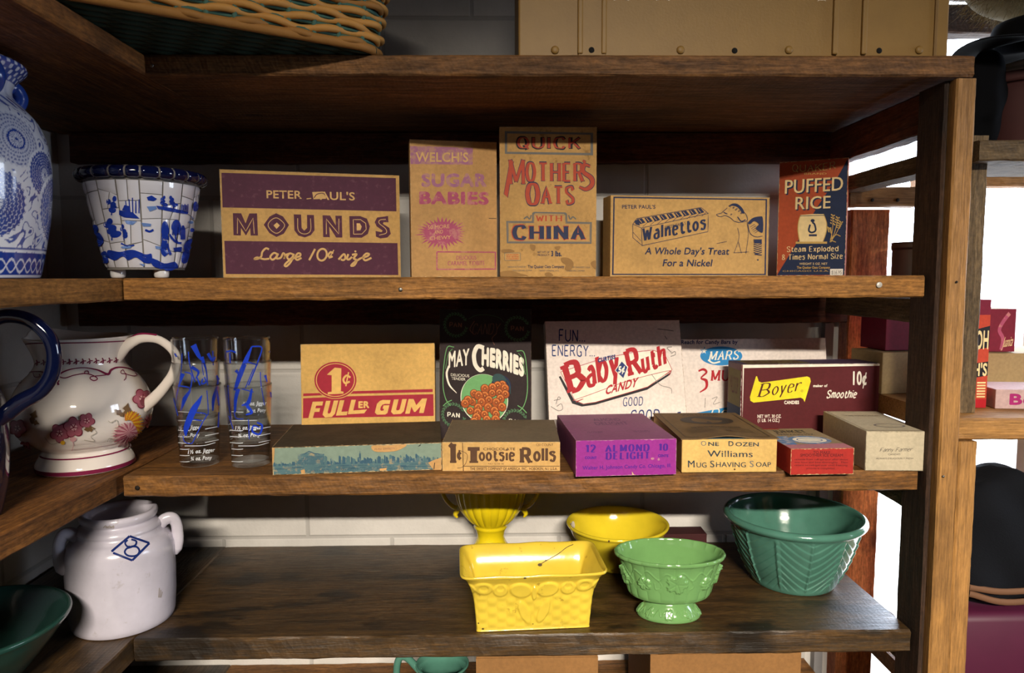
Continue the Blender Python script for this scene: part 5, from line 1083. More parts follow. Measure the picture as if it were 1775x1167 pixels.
# ---- floral pitcher
def pitcher():
    c = (-.759, 1.294, Z3); mb = MB()
    prof = [(0, .004), (.07, .004), (.075, 0), (.080, .003), (.080, .010), (.077, .018), (.070, .030), (.0665, .038), (.074, .043), (.098, .062), (.1115, .088), (.1135, .106), (.109, .132), (.096, .158), (.080, .176), (.0715, .190), (.0725, .204), (.079, .222), (.0865, .236), (.0870, .2385), (.084, .2385), (.076, .222), (.069, .20), (.069, .18), (.09, .15), (.1, .11), (.085, .06), (.05, .045), (0, .04)]
    def d(th, r, z, s):
        k = smoothstep(.20, .238, z); a = (th - math.pi + math.pi) % (2 * math.pi) - math.pi; sp = np.exp(-(a / .42) ** 2); return (k * sp * .038, k * sp * .010)
    lathe(mb, prof, G_CREAM, nu=420, nv=300, disp=d)
    mw = mat_of(c, -.52); cr_ = (0, 540, 3.432)
    p = curved_pen(mb, mw, cr_); B = G_BURG
    p.S([(120, 200), (200, 190), (360, 188), (560, 184), (700, 178), (782, 172)], 7, B, sub=14)
    for k in range(13):
        x = 205 + k * 39; y = 306 - k * 1.2
        if k in (2, 3): pass
        p.S([(x, y + 10), (x + 18, y - 2), (x + 34, y - 4)], 6, B); p.S([(x + 12, y - 18), (x + 18, y - 4)], 7, B); p.S([(x + 14, y + 16), (x + 20, y + 2)], 7, B)
    t = lambda pts, w=7: p.S(pts, w, B, sub=10)
    t([(340, 400), (360, 372), (420, 346), (500, 336), (580, 350), (640, 376), (660, 350), (700, 334), (760, 340), (800, 358)], [6, 10, 7, 5, 8, 14, 14, 8, 6, 5]); t([(350, 440), (344, 424), (352, 412)], 12)
    t([(800, 366), (812, 380), (790, 386), (745, 372), (730, 350), (716, 360), (722, 372), (745, 376), (746, 400), (735, 412)], 4); t([(360, 372), (356, 390), (390, 398), (440, 382), (500, 372), (540, 378), (574, 396), (576, 408), (556, 414), (536, 402), (545, 390), (600, 384), (640, 378)], 6); t([(502, 374), (506, 360), (520, 356), (528, 366), (520, 376)], 5)
    t([(96, 404), (120, 384), (180, 364), (240, 360), (290, 372)], 6); t([(108, 420), (124, 430), (130, 415), (118, 404)], 5); t([(200, 366), (210, 392), (240, 390), (236, 374)], 4)
    aa = np.linspace(0, 2 * math.pi, 120, endpoint=False)
    for q0, q1 in (((.0807, .0028), (.0808, .0098)), ((.0716, .0290), (.0700, .0312))): mb.grid(np.array([[(r * math.cos(a), r * math.sin(a), z) for r, z in (q0, q1)] for a in aa]), G_BURG, closed_u=True)
    FP = ink('flower_rose', '#b0616f', rough=.25); FD = ink('flower_deep', '#7a2438', rough=.25); FL = ink('flower_pale', '#d9a3a4', rough=.25); FY = ink('flower_yellow', '#e0a92c', rough=.25); FO = ink('flower_orange', '#c9702a', rough=.25); LB = ink('leaf_olive', '#77593a', rough=.25); LG = ink('line_grey', '#a9a08e', rough=.25)
    def blossom(x, y, r, rot=0):
        for k in range(5): a = rot + k * 2 * math.pi / 5; p.D(x + .55 * r * math.cos(a), y + .55 * r * math.sin(a), r * .52, r * .45, FD, 14, a)
        for k in range(5): a = rot + k * 2 * math.pi / 5; p.D(x + .50 * r * math.cos(a), y + .50 * r * math.sin(a), r * .46, r * .42, FP, 14, a)
        p.D(x, y, r * .34, r * .30, FL, 14)
        for k in range(5): a = rot + .6 + k * 2 * math.pi / 5; p.S([(x, y), (x + r * .42 * math.cos(a), y + r * .42 * math.sin(a))], 5, FD, sub=3)
    def leaf(x, y, L_, a, m_):
        q = [(0, 0), (.3, .22), (.45, .12), (.6, .28), (.75, .1), (1, 0), (.75, -.14), (.55, -.3), (.45, -.12), (.25, -.2)]; p.P([(x + L_ * (u * math.cos(a) - v * math.sin(a)), y + L_ * (u * math.sin(a) + v * math.cos(a))) for u, v in q], m_)
    blossom(356, 722, 56, .3); blossom(440, 688, 60, .8); blossom(516, 650, 46, .1); leaf(498, 700, 70, -.1, LB); p.D(376, 776, 14, 12, FY, 10); p.S([(430, 760), (438, 790), (428, 822)], 4, FL); p.D(436, 756, 20, 14, FL, 12)
    for q in ([(270, 745), (300, 780), (330, 782), (350, 770)], [(545, 690), (572, 716), (540, 740), (560, 768), (500, 760)], [(640, 650), (660, 660), (690, 645), (700, 680), (680, 690)], [(635, 770), (650, 750), (690, 765)]): p.S(q, 3, LG)
    blossom(840, 520, 56, .5); p.D(846, 540, 20, 26, FD, 14); leaf(738, 630, 88, -1.35, LB); leaf(730, 626, 66, -2.4, LB); leaf(738, 626, 56, -.75, LB)
    for k in range(16): a = -2.2 + k * .21; p.S([(760 + 26 * math.cos(a), 672 + 30 * math.sin(a)), (780 + 66 * math.cos(a), 672 + 80 * math.sin(a))], [14, 15, 5], FY if k % 2 else FO, sub=3)
    for k in range(30):
        a = k * 2 * math.pi / 30; rx = 92 if math.cos(a) < 0 else 55; p.S([(764, 712), (764 + rx * .7 * math.cos(a), 730 + 58 * math.sin(a)), (758 + rx * math.cos(a), 736 + 80 * math.sin(a))], [6, 13, 4], FP if k % 2 else FL, sub=3)
    for k in range(9): a = .5 + k * .3; p.S([(764 + 20 * math.cos(a), 725 + 18 * math.sin(a)), (764 + 60 * math.cos(a), 728 + 56 * math.sin(a))], 3, FD, sub=3)
    for k in range(10): a = .2 + k * .16; p.S([(800 + 10 * math.cos(a), 740), (800 + 44 * math.cos(a), 735 + 70 * math.sin(a))], [10, 10, 4], FO if k % 2 else FY, sub=3)
    for k in range(12): a = k * .52; p.S([(874, 656), (874 + 30 * math.cos(a), 656 + 46 * math.sin(a))], [5, 12, 3], FD if k % 2 else FP, sub=3)
    blossom(120, 690, 50, .2); leaf(196, 662, 80, -1.2, LB); leaf(190, 650, 60, .3, LB); blossom(160, 796, 34, .4)
    o = mb.build('floral_pitcher', None, c, (0, 0, -.52)); tag(o, 'round cream pitcher painted with burgundy scrolls and flowers', 'pitcher')
    h = MB(); hp = [(.060, .0, .202), (.084, .0, .222), (.110, .0, .234), (.140, .0, .232), (.163, .0, .216), (.172, .0, .198), (.166, .0, .172), (.150, .0, .148), (.130, .0, .126), (.108, .0, .108)]
    h.tube(hp, [.013, .0085, .0066, .0060, .0062, .0066, .0070, .0075, .0085, .009], G_CREAM, n=16, flat=1.25); q = h.build('handle', o); q.location = (0, 0, 0)
    q.rotation_euler = (0, 0, .52)
    h = MB(); h.tube([(x - .001, y - .0015, z + .0082) for x, y, z in hp[1:4]], .0022, G_BURG, n=8); g = h.build('handle_stripe', q); g.location = (0, 0, 0)
pitcher()

# ---- navy coffee pot at the left edge
def pot():
    c = (-.800, 1.000, Z3); mb = MB()
    lathe(mb, [(0, .003), (.066, .003), (.072, 0), (.076, .004), (.086, .05), (.090, .11), (.0895, .145), (.085, .175), (.072, .21), (.064, .24), (.064, .27), (.069, .283), (.066, .284), (.060, .27), (.06, .24), (.08, .17), (.084, .1), (.07, .01), (0, .008)], G_NAVY, nu=120)
    o = mb.build('enamel_pot', None, c); tag(o, 'dark navy enamel pot with a looped handle, cut off at the left edge', 'pot')
    h = MB(); az = math.radians(9); pts = [(.064, .262), (.080, .279), (.104, .290), (.134, .284), (.156, .262), (.163, .235), (.158, .205), (.142, .182), (.118, .168), (.098, .152), (.086, .140)]
    h.tube([(r * math.cos(az), r * math.sin(az), z) for r, z in pts], [.008, .0085, .009, .009, .009, .009, .0095, .010, .011, .011, .008], G_NAVY, n=16, flat=1.1); q = h.build('handle', o); q.location = (0, 0, 0)
pot()

# ---- blue and white vase, colours worked out per vertex
def vase():
    c = (-.780, 1.045, Z2); mb = MB()
    prof = [(0, .003), (.085, .003), (.095, 0), (.099, .004), (.103, .02), (.108, .045), (.116, .09), (.1205, .14), (.1205, .17), (.117, .20), (.107, .228), (.092, .247), (.080, .260), (.0765, .268), (.078, .278), (.086, .290), (.094, .298), (.097, .304), (.094, .309), (.086, .312), (.076, .311), (.066, .305), (.066, .27), (.1, .22), (.11, .14), (.09, .01), (0, .008)]
    G = lathe(mb, prof, None, nu=900, nv=620)
    nu, nv = G.shape[:2]; th = np.linspace(0, 2 * math.pi, nu, endpoint=False)[:, None] * np.ones((1, nv)); z = G[..., 2]; u = th * .118; S = np.linspace(0, 1, nv)[None, :] * np.ones((nu, 1)); T = np.zeros((nu, nv))          # 1 = cobalt
    per = 2 * math.pi * .118
    def dist(cx, cz): dx = (u - cx + per / 2) % per - per / 2; return np.hypot(dx, z - cz), np.arctan2(z - cz, dx)
    # scattered scroll ground
    sc_ = np.sin(u * 203 + 1.6 * np.sin(z * 150 + 1)) + np.sin(z * 230 + 1.8 * np.sin(u * 119)) + .7 * np.sin(u * 310 - z * 270); T = np.maximum(T, ((np.abs(sc_ - .4) < .28) | (sc_ > 1.9)) * .92)
    va = math.atan2(-c[1], -c[0]) % (2 * math.pi); u0 = va * .118
    meds = []
    for k in range(6):
        meds.append((u0 + .078 + k * per / 6, .192, .037, 0)); meds.append((u0 + .040 + k * per / 6, .103, .047, 1)); meds.append((u0 + .127 + k * per / 6, .150, .033, 1))
    for cx, cz, R_, kind in meds:
        r, a = dist(cx, cz); q = r / R_; inside = q < 1 + .035 * np.cos(a * 30); T = np.where(q < 1.12, 0, T)
        if kind == 0:
            ringf = ((q * 7.5) % 1); pet = np.cos(a * 34 + np.pi * np.floor(q * 7.5)); pat = np.where(q > .34, ((ringf > .72 - .25 * pet)) * .8, (np.cos(a * 20) > .55) * .9)
            pat = np.maximum(pat, ((q > .30) & (q < .36)) * 1.0); pat = np.where(q < .06, 1, pat); base_ = .22
            T = np.where(inside, np.maximum(pat, base_), T)
        else:
            ringf = ((q * 8.5) % 1); pet = np.cos(a * 32 + np.pi * np.floor(q * 8.5)); pat = np.where(q > .30, .95 - .75 * ((ringf > .30 + .2 * pet) & (ringf < .52 + .2 * pet)), .15 + .8 * (np.cos(a * 16) > .7)); pat = np.where(q < .05, 1, pat); T = np.where(inside, pat, T)
    for k in range(0):      # dark leaf sprays between medallions
        r, a = dist(u0 + .104 + k * per / 6, .13); dx = ((u - (u0 + .104 + k * per / 6) + per / 2) % per - per / 2); wv = dx + .006 * np.sin(z * 60); m_ = (np.abs(wv) < .017) & (z > .048) & (z < .235) & (np.sin(wv * 500 + np.abs(z * 330 % 6 - 3) * 1.4) + .8 * np.sin(z * 300) > -.1); T = np.where(m_ & (T < .2), .92, T)
    band = (z < .036) & (S < .45); zz = (z - .018) / .013; w_ = np.abs(zz - .7 * np.sin(u * 190)) < .16; w2 = np.abs(zz + .7 * np.sin(u * 190)) < .12; T = np.where(band, 1 - .85 * (w_ | w2), T)
    T = np.where((np.abs(z - .0385) < .0013) | (np.abs(z - .003) < .002), .05, T); T = np.where((np.abs(z - .042) < .0012), .9, T)
    neck = (z > .258) & (S < .62); T = np.where(neck & (z < .282), .12 + .2 * (np.sin(u * 120) > .8), T); T = np.where((z >= .282) & (S < .62), np.where(np.sin(u * 330) * np.sin(z * 500) > .25, .15, .95), T); T = np.where((z > .240) & (z <= .258) & (S < .62), np.where(np.sin(u * 260 + z * 300) > .3, .9, .15), T)
    t = NT('blue_and_white_glaze'); at = t.new('ShaderNodeAttribute', attribute_name='cobalt'); v = t.coords(); n = t.noise(v, 40, 3)
    col = t.mix(at.outputs['Fac'], srgb('#dfe3ee'), t.mix(t.ramp(n, [(.3, 0.0), (.7, .6)]), srgb('#12308a'), srgb('#2750ad'))); t.link(col, t.b.inputs['Base Color']); t.b.inputs['Roughness'].default_value = .14; t.b.inputs['Coat Weight'].default_value = .4
    mb.mats = [t.m]; o = mb.build('porcelain_vase', None, c)
    at_ = o.data.attributes.new('cobalt', 'FLOAT', 'POINT'); at_.data.foreach_set('value', T.reshape(-1).astype(np.float32)); tag(o, 'blue and white porcelain vase with flower medallions at the left edge', 'vase')
    for k in range(4):
        a = va + .55 + k * math.pi / 2; h = MB(); dx, dy = math.cos(a), math.sin(a)
        h.tube([(dx * r, dy * r, z_) for r, z_ in ((.078, .284), (.096, .292), (.105, .278), (.098, .262), (.084, .258))], [.008, .010, .011, .010, .007], plain('cobalt_handle', '#28479a', .2, spec=.6), n=12); q = h.build('handle', o); q.location = (0, 0, 0)
vase()

# ---- mosaic planter
def mosaic():
    c = (-.637, 1.303, Z2); mb = MB(); M_GR = paper('grout', '#8d8883', vary=.15, rough=.9); T_W = glaze('white_tile', '#e4e2ea', rough=.1, vary=.05, bump=.1); T_B = glaze('navy_tile', '#0b133c', rough=.08, vary=.2)
    zb, zt, rb, rt = .016, .166, .063, .0935
    rad = lambda z: rb + (rt - rb) * ((z - zb) / (zt - zb)) ** .92
    prof = [(0, zb + .002), (rb - .006, zb + .002), (rb - .001, zb), (rad(.05) - .001, .05), (rad(.09) - .001, .09), (rad(.13) - .001, .13), (rt - .001, zt), (rt + .002, zt + .004), (rt + .006, zt + .010), (rt + .003, zt + .018), (rt - .004, zt + .02), (rt - .01, zt + .014), (rad(.09) - .01, .09), (rb - .01, zb + .014), (0, zb + .012)]
    lathe(mb, prof, M_GR, nu=120, sub=4)
    rr = random.Random(21); NC = 16
    def tile(a0, a1, b0, b1, z0l, z0r, z1l, z1r, mat, rf=rad, lift=.0016):
        n = 6; G = np.zeros((n, n, 3))
        for i in range(n):
            for j in range(n):
                s, t_ = i / (n - 1), j / (n - 1); aa = (a0 + (a1 - a0) * s) * (1 - t_) + (b0 + (b1 - b0) * s) * t_; z = (z0l + (z0r - z0l) * s) * (1 - t_) + (z1l + (z1r - z1l) * s) * t_
                e = min(s, 1 - s, t_, 1 - t_) > 0; r = rf(z) + (lift if e else .0002); G[i, j] = (r * math.cos(aa), r * math.sin(aa), z)
        mb.grid(G, mat, flip=False)
    g = .0011
    for k in range(NC):
        a0, a1 = 2 * math.pi * k / NC, 2 * math.pi * (k + 1) / NC; z = zb + .002; zl = zr = z
        while z < zt - .006:
            h = rr.uniform(.02, .055); nz = min(z + h, zt - .002)
            if zt - nz < .012: nz = zt - .002
            nl, nr = (nz + rr.uniform(-.006, .006), nz + rr.uniform(-.006, .006)) if nz < zt - .004 else (nz, nz)
            ga = lambda zz: g / rad(max(zz, zb)); 
            if rr.random() < .3 and nz - z > .02:
                am = a0 + (a1 - a0) * rr.uniform(.35, .65); bm_ = a0 + (a1 - a0) * rr.uniform(.3, .7); zm, nm = (zl + zr) / 2, (nl + nr) / 2
                tile(a0 + ga(z), am - ga(z) * .6, a0 + ga(nz), bm_ - ga(nz) * .6, zl + g * .6, zm + g * .6, nl - g * .6, nm - g * .6, T_W); tile(am + ga(z) * .6, a1 - ga(z), bm_ + ga(nz) * .6, a1 - ga(nz), zm + g * .6, zr + g * .6, nm - g * .6, nr - g * .6, T_W)
            else: tile(a0 + ga(z), a1 - ga(z), a0 + ga(nz), a1 - ga(nz), zl + g * .6, zr + g * .6, nl - g * .6, nr - g * .6, T_W)
            zl, zr, z = nl, nr, nz
    mw = mat_of(c); p = curved_pen(mb, mw, (0, 80, 2.778)); B, Lb = G_BLUE, G_BLUEL; r3 = random.Random(5); p.off = .0006
    def tree(x, y, w_, h, m_=B):
        for k in range(5): p.D(x + r3.uniform(-.35, .35) * w_, y - h * (.3 + .16 * k), w_ * (.42 - .05 * k), h * .17, m_, 12, r3.uniform(-.3, .3))
        p.S([(x, y), (x + 2, y - h * .4)], 6, m_)
    tree(538, 815, 44, 84); tree(540, 935, 66, 96); tree(598, 935, 30, 70); tree(785, 780, 30, 54); tree(832, 782, 34, 56)
    p.P([(576, 790), (640, 800), (672, 830), (600, 824), (574, 812)], B); [p.S([(612 + 14 * k, 805), (606 + 16 * k, 745 - 8 * (k % 3))], 5, B) for k in range(5)]; p.P([(590, 790), (600, 765), (624, 770), (630, 800)], B)
    p.P([(752, 768), (820, 778), (905, 798), (900, 810), (840, 800), (760, 784)], B); [p.S([(870 + 8 * k, 800), (874 + 7 * k, 760 + 5 * (k % 2))], 4, B) for k in range(5)]
    p.P([(706, 728), (730, 720), (755, 736), (740, 746), (712, 742)], B); p.P([(706, 772), (750, 770), (754, 784), (720, 796)], Lb); p.P([(680, 850), (728, 856), (724, 868), (690, 868)], Lb); p.P([(600, 838), (660, 844), (640, 862), (610, 856)], Lb); p.S([(700, 885), (720, 892), (738, 884)], 10, B)
    for x, y, w_, h in ((792, 885, 18, 42), (846, 870, 22, 34), (878, 894, 11, 32)): p.D(x, y, w_, h, B, 20); [p.S([(x - w_ * .7 + k * w_ * .35, y), (x - w_ * .8 + k * w_ * .38, y + h * 1.15)], 5, B) for k in range(5)]
    p.S([(815, 905), (830, 930), (850, 945), (870, 948)], 10, B); p.S([(845, 900), (842, 925), (852, 945)], 7, B); p.S([(790, 935), (785, 985), (800, 1005)], 26, B); p.S([(800, 950), (818, 1005)], 12, B); p.P([(832, 970), (872, 966), (870, 988), (836, 990)], B); p.P([(745, 962), (778, 966), (770, 978), (748, 976)], Lb)
    p.P([(524, 982), (580, 990), (640, 980), (700, 1002), (728, 1000), (726, 1042), (690, 1040), (655, 1016), (620, 1030), (592, 1012), (560, 1030), (528, 1020)], B, True); p.P([(730, 1020), (790, 1045), (840, 1038), (852, 1070), (800, 1078), (735, 1056)], B, True); p.S([(585, 950), (620, 962), (648, 958)], 8, B); p.D(610, 968, 26, 7, Lb, 14); p.P([(670, 1045), (700, 1050), (690, 1060)], Lb)
    p.D(462, 880, 16, 22, B, 14); p.P([(462, 905), (486, 900), (504, 940), (486, 964), (470, 950)], B, True); p.P([(425, 830), (440, 850), (452, 890), (440, 890)], B); p.P([(490, 1000), (516, 988), (526, 1040), (500, 1040)], B, True); p.D(508, 1012, 10, 8, Lb, 10)
    p.D(936, 772, 14, 24, B, 14); p.D(958, 778, 8, 18, B, 12); p.P([(880, 960), (905, 930), (928, 935), (912, 975), (888, 990)], B, True); p.P([(876, 990), (908, 985), (895, 1040), (872, 1040)], B, True); p.D(920, 885, 10, 10, B, 10); p.D(952, 860, 8, 16, B, 10); p.D(914, 848, 12, 7, Lb, 10); p.S([(915, 820), (925, 832)], 6, Lb)
    o = mb.build('mosaic_pot', None, c); tag(o, 'flared mosaic pot of broken blue and white china with a navy rim', 'pot')
    # navy rim of glazed tiles
    rm = MB(); a_prev = 0; angs = [0]
    while angs[-1] < 2 * math.pi - .25: angs.append(angs[-1] + rr.uniform(.22, .34))
    angs.append(2 * math.pi); zc = zt + .011; rc = rt + .0035
    P = [(rc * math.cos(a), rc * math.sin(a), zc) for a in np.linspace(0, 2 * math.pi, 90, endpoint=False)]; rm.tube(P, .0085, M_GR, n=14, sub=1, closed=True)
    for a, b in zip(angs[:-1], angs[1:]):
        P = [(rc * math.cos(t_), rc * math.sin(t_), zc) for t_ in np.linspace(a + .014, b - .014, 9)]; rm.tube(P, [.0088, .0102, .0104, .0104, .0104, .0104, .0104, .0102, .0088], T_B, n=16, sub=1)
    q = rm.build('rim', o); q.location = (0, 0, 0); q['label'] = 'navy glazed rim'
    for k in range(3):
        a = math.radians([-118, 0, 122][k]) if k else math.radians(-118); 
        a = [math.radians(-140), math.radians(-35), math.radians(90)][k]
        h = MB(); lathe(h, [(0, 0), (.008, 0), (.0115, .002), (.0125, .008), (.0115, .016), (.007, .019), (0, .019)], G_WHITE, nu=24, sub=3); q = h.build('foot', o); q.location = (.047 * math.cos(a), .047 * math.sin(a), 0)
mosaic()

# ---- stacked measuring glasses
def glasses():
    t = NT('clear_glass'); lw = t.new('ShaderNodeLayerWeight'); pw = t.new('ShaderNodeMath', operation='POWER'); pw.inputs[1].default_value = 2.6; t.link(lw.outputs['Facing'], pw.inputs[0]); fr = t.new('ShaderNodeMath', operation='MULTIPLY_ADD'); fr.inputs[1].default_value = .8; fr.inputs[2].default_value = .03; t.link(pw.outputs[0], fr.inputs[0])
    tr = t.new('ShaderNodeBsdfTransparent'); tr.inputs[0].default_value = (.965, .972, .975, 1); gl = t.new('ShaderNodeBsdfGlossy'); gl.inputs['Roughness'].default_value = .03
    mx = t.new('ShaderNodeMixShader'); t.link(fr.outputs[0], mx.inputs[0]); t.link(tr.outputs[0], mx.inputs[1]); t.link(gl.outputs[0], mx.inputs[2])
    t.link(mx.outputs[0], t.n['Material Output'].inputs[0]); GM = t.m
    IB = ink('cobalt_enamel', '#1f3fc4', rough=.3); IW = ink('white_enamel', '#e8ecf2', rough=.3)
    H = .146; prof = [(0, .0), (.031, 0), (.0335, .002), (.0345, .008), (.0368, .05), (.0395, .1), (.0419, H - .001), (.0414, H), (.0406, H - .001), (.0381, .1), (.0354, .05), (.0328, .012), (.030, .009), (0, .0085)]
    prof = [(r * .985, z) for r, z in prof]
    for gi, (cx, cy) in enumerate(((-.557, 1.306), (-.4615, 1.301))):
        for k in range(3):
            mb = MB(); lathe(mb, prof, GM, nu=72, sub=4); c = (cx, cy, Z3 + .0432 * k + .0003); mw = mat_of(c, .0)
            p = curved_pen(mb, mw, (0, 540, 3.432)); p.off = .0002
            bx = 1010 + gi * 318; dx = (gi, k)
            if k == 0:
                Y = 0
                for q in range(6): y = 700 + q * 37; p.S([(bx + 40, y + 6), (bx + 90, y + 10), (bx + 118, y + 8)], 3.5, IW, sub=5); 
                if gi == 0: p.T("1½ oz. Jigger", 1118, 848, 1276, 22, IW, y1=834, b=.02, sh=.15); p.T("¾ oz. Pony", 1134, 888, 1258, 22, IW, y1=880, b=.02, sh=.15)
                else: p.T("1½ oz. Jigger", 1400, 704, 1550, 22, IW, y1=700, b=.02, sh=.15); p.T("¾ oz. Pony", 1416, 750, 1545, 22, IW, y1=742, b=.02, sh=.15)
                for q in range(3): p.S([(bx + 210, 700 + 40 * q), (bx + 290, 684 + 40 * q)], 3.5, IW, sub=5)
                p.S([(bx + 90, 800), (bx + 200, 798), (bx + 270, 780)], 3.5, IW, sub=5)
            elif k == 1:
                if gi == 0: p.T("1½ oz. Jigger", 1050, 704, 1196, 22, IW, y1=698, b=.02, sh=.15); p.T("¾ oz. Pony", 1060, 752, 1184, 22, IW, y1=744, b=.02, sh=.15)
                else: p.T("1½ oz. Jigger", 1448, 560, 1584, 22, IW, y1=556, b=.02, sh=.15); p.T("¾ oz. Pony", 1466, 602, 1580, 22, IW, y1=598, b=.02, sh=.15)
                p.S([(bx + 50, 596), (bx + 120, 600)], 3.5, IW, sub=5); p.S([(bx + 50, 650), (bx + 200, 648)], 3.5, IW, sub=5)
            A = lambda pts, w_=7: p.S([(x + gi * 318, y) for x, y in pts], w_, IB, sub=8)
            # a slanted bottle-like figure on each glass
            if gi == 0:
                if k == 0: A([(1200, 500), (1180, 540), (1150, 590), (1110, 690), (1106, 740)], [6, 26, 40, 34, 10]); A([(1150, 600), (1225, 612), (1205, 660), (1165, 740)], 6); A([(1140, 640), (1200, 650)], 6); A([(1230, 470), (1238, 600), (1225, 620)], 5); A([(1090, 740), (1100, 775), (1140, 785), (1165, 740)], 5); A([(1030, 500), (1045, 560), (1060, 620)], 5); A([(1290, 470), (1300, 560)], [5, 12, 6]); A([(1300, 600), (1296, 690)], 8)
                if k == 1: A([(1090, 370), (1070, 430), (1052, 500), (1046, 560)], [22, 10, 8, 6]); A([(1100, 360), (1140, 380), (1130, 470), (1075, 590)], 6); A([(1060, 440), (1130, 460), (1100, 520), (1080, 580)], [8, 8, 26, 10]); A([(1215, 390), (1225, 420), (1200, 430), (1205, 400)], 8); A([(1288, 380), (1300, 430), (1270, 520), (1265, 590)], [8, 22, 20, 8]); A([(1170, 390), (1190, 440)], 8)
                if k == 2: A([(1120, 240), (1130, 320), (1160, 420)], 7); A([(1150, 200), (1180, 260), (1200, 290)], [36, 24, 10]); A([(1200, 270), (1226, 350), (1235, 440)], [20, 8, 5]); A([(1140, 330), (1180, 360), (1165, 400)], [20, 14, 6]); A([(1236, 250), (1262, 290), (1280, 270)], [18, 16, 8]); A([(1265, 235), (1268, 320)], 6); A([(1084, 250), (1080, 340), (1070, 400)], 5); A([(1040, 250), (1052, 270)], 10); A([(1200, 300), (1210, 380)], 5)
            else:
                if k == 0: A([(1210, 660), (1240, 680), (1225, 730), (1185, 715), (1190, 680), (1225, 690)], [8, 12, 10, 12, 8, 6]); A([(1045, 620), (1070, 700)], 5); A([(1150, 560), (1180, 600), (1145, 615)], [20, 14, 8]); A([(1290, 480), (1300, 560)], 8); A([(1160, 640), (1165, 760)], 5)
                if k == 1: A([(1100, 460), (1085, 520), (1080, 600)], [24, 20, 12]); A([(1180, 460), (1160, 540), (1120, 560)], [10, 24, 8]); A([(1120, 460), (1190, 480)], 6); A([(1040, 440), (1045, 560), (1060, 640)], 5); A([(1230, 360), (1235, 440), (1255, 560)], 5); A([(1258, 380), (1270, 420)], [16, 10, 6]); A([(1075, 600), (1090, 636), (1130, 640)], 5)
                if k == 2: A([(1180, 210), (1150, 280), (1110, 380), (1080, 470)], [8, 26, 30, 18]); A([(1180, 208), (1238, 216), (1215, 300), (1160, 440)], 8); A([(1150, 300), (1215, 318)], 8); A([(1028, 240), (1060, 235), (1085, 245)], 10); A([(1050, 245), (1052, 310)], 8); A([(1085, 350), (1110, 380)], [20, 14, 8]); A([(1285, 235), (1290, 280)], 6); A([(1025, 400), (1030, 440)], 10); A([(1190, 340), (1140, 460)], 5)
            o = mb.build('measuring_glass', None, c); pos = ['bottom one', 'middle one', 'top one'][k]; st = ['stack beside the cream pitcher', 'stack beside the skyline box'][gi]
            tag(o, 'blue-printed measuring glass, %s, %s' % (pos, st), 'glass', 'nested measuring glasses on the lower shelf')
glasses()
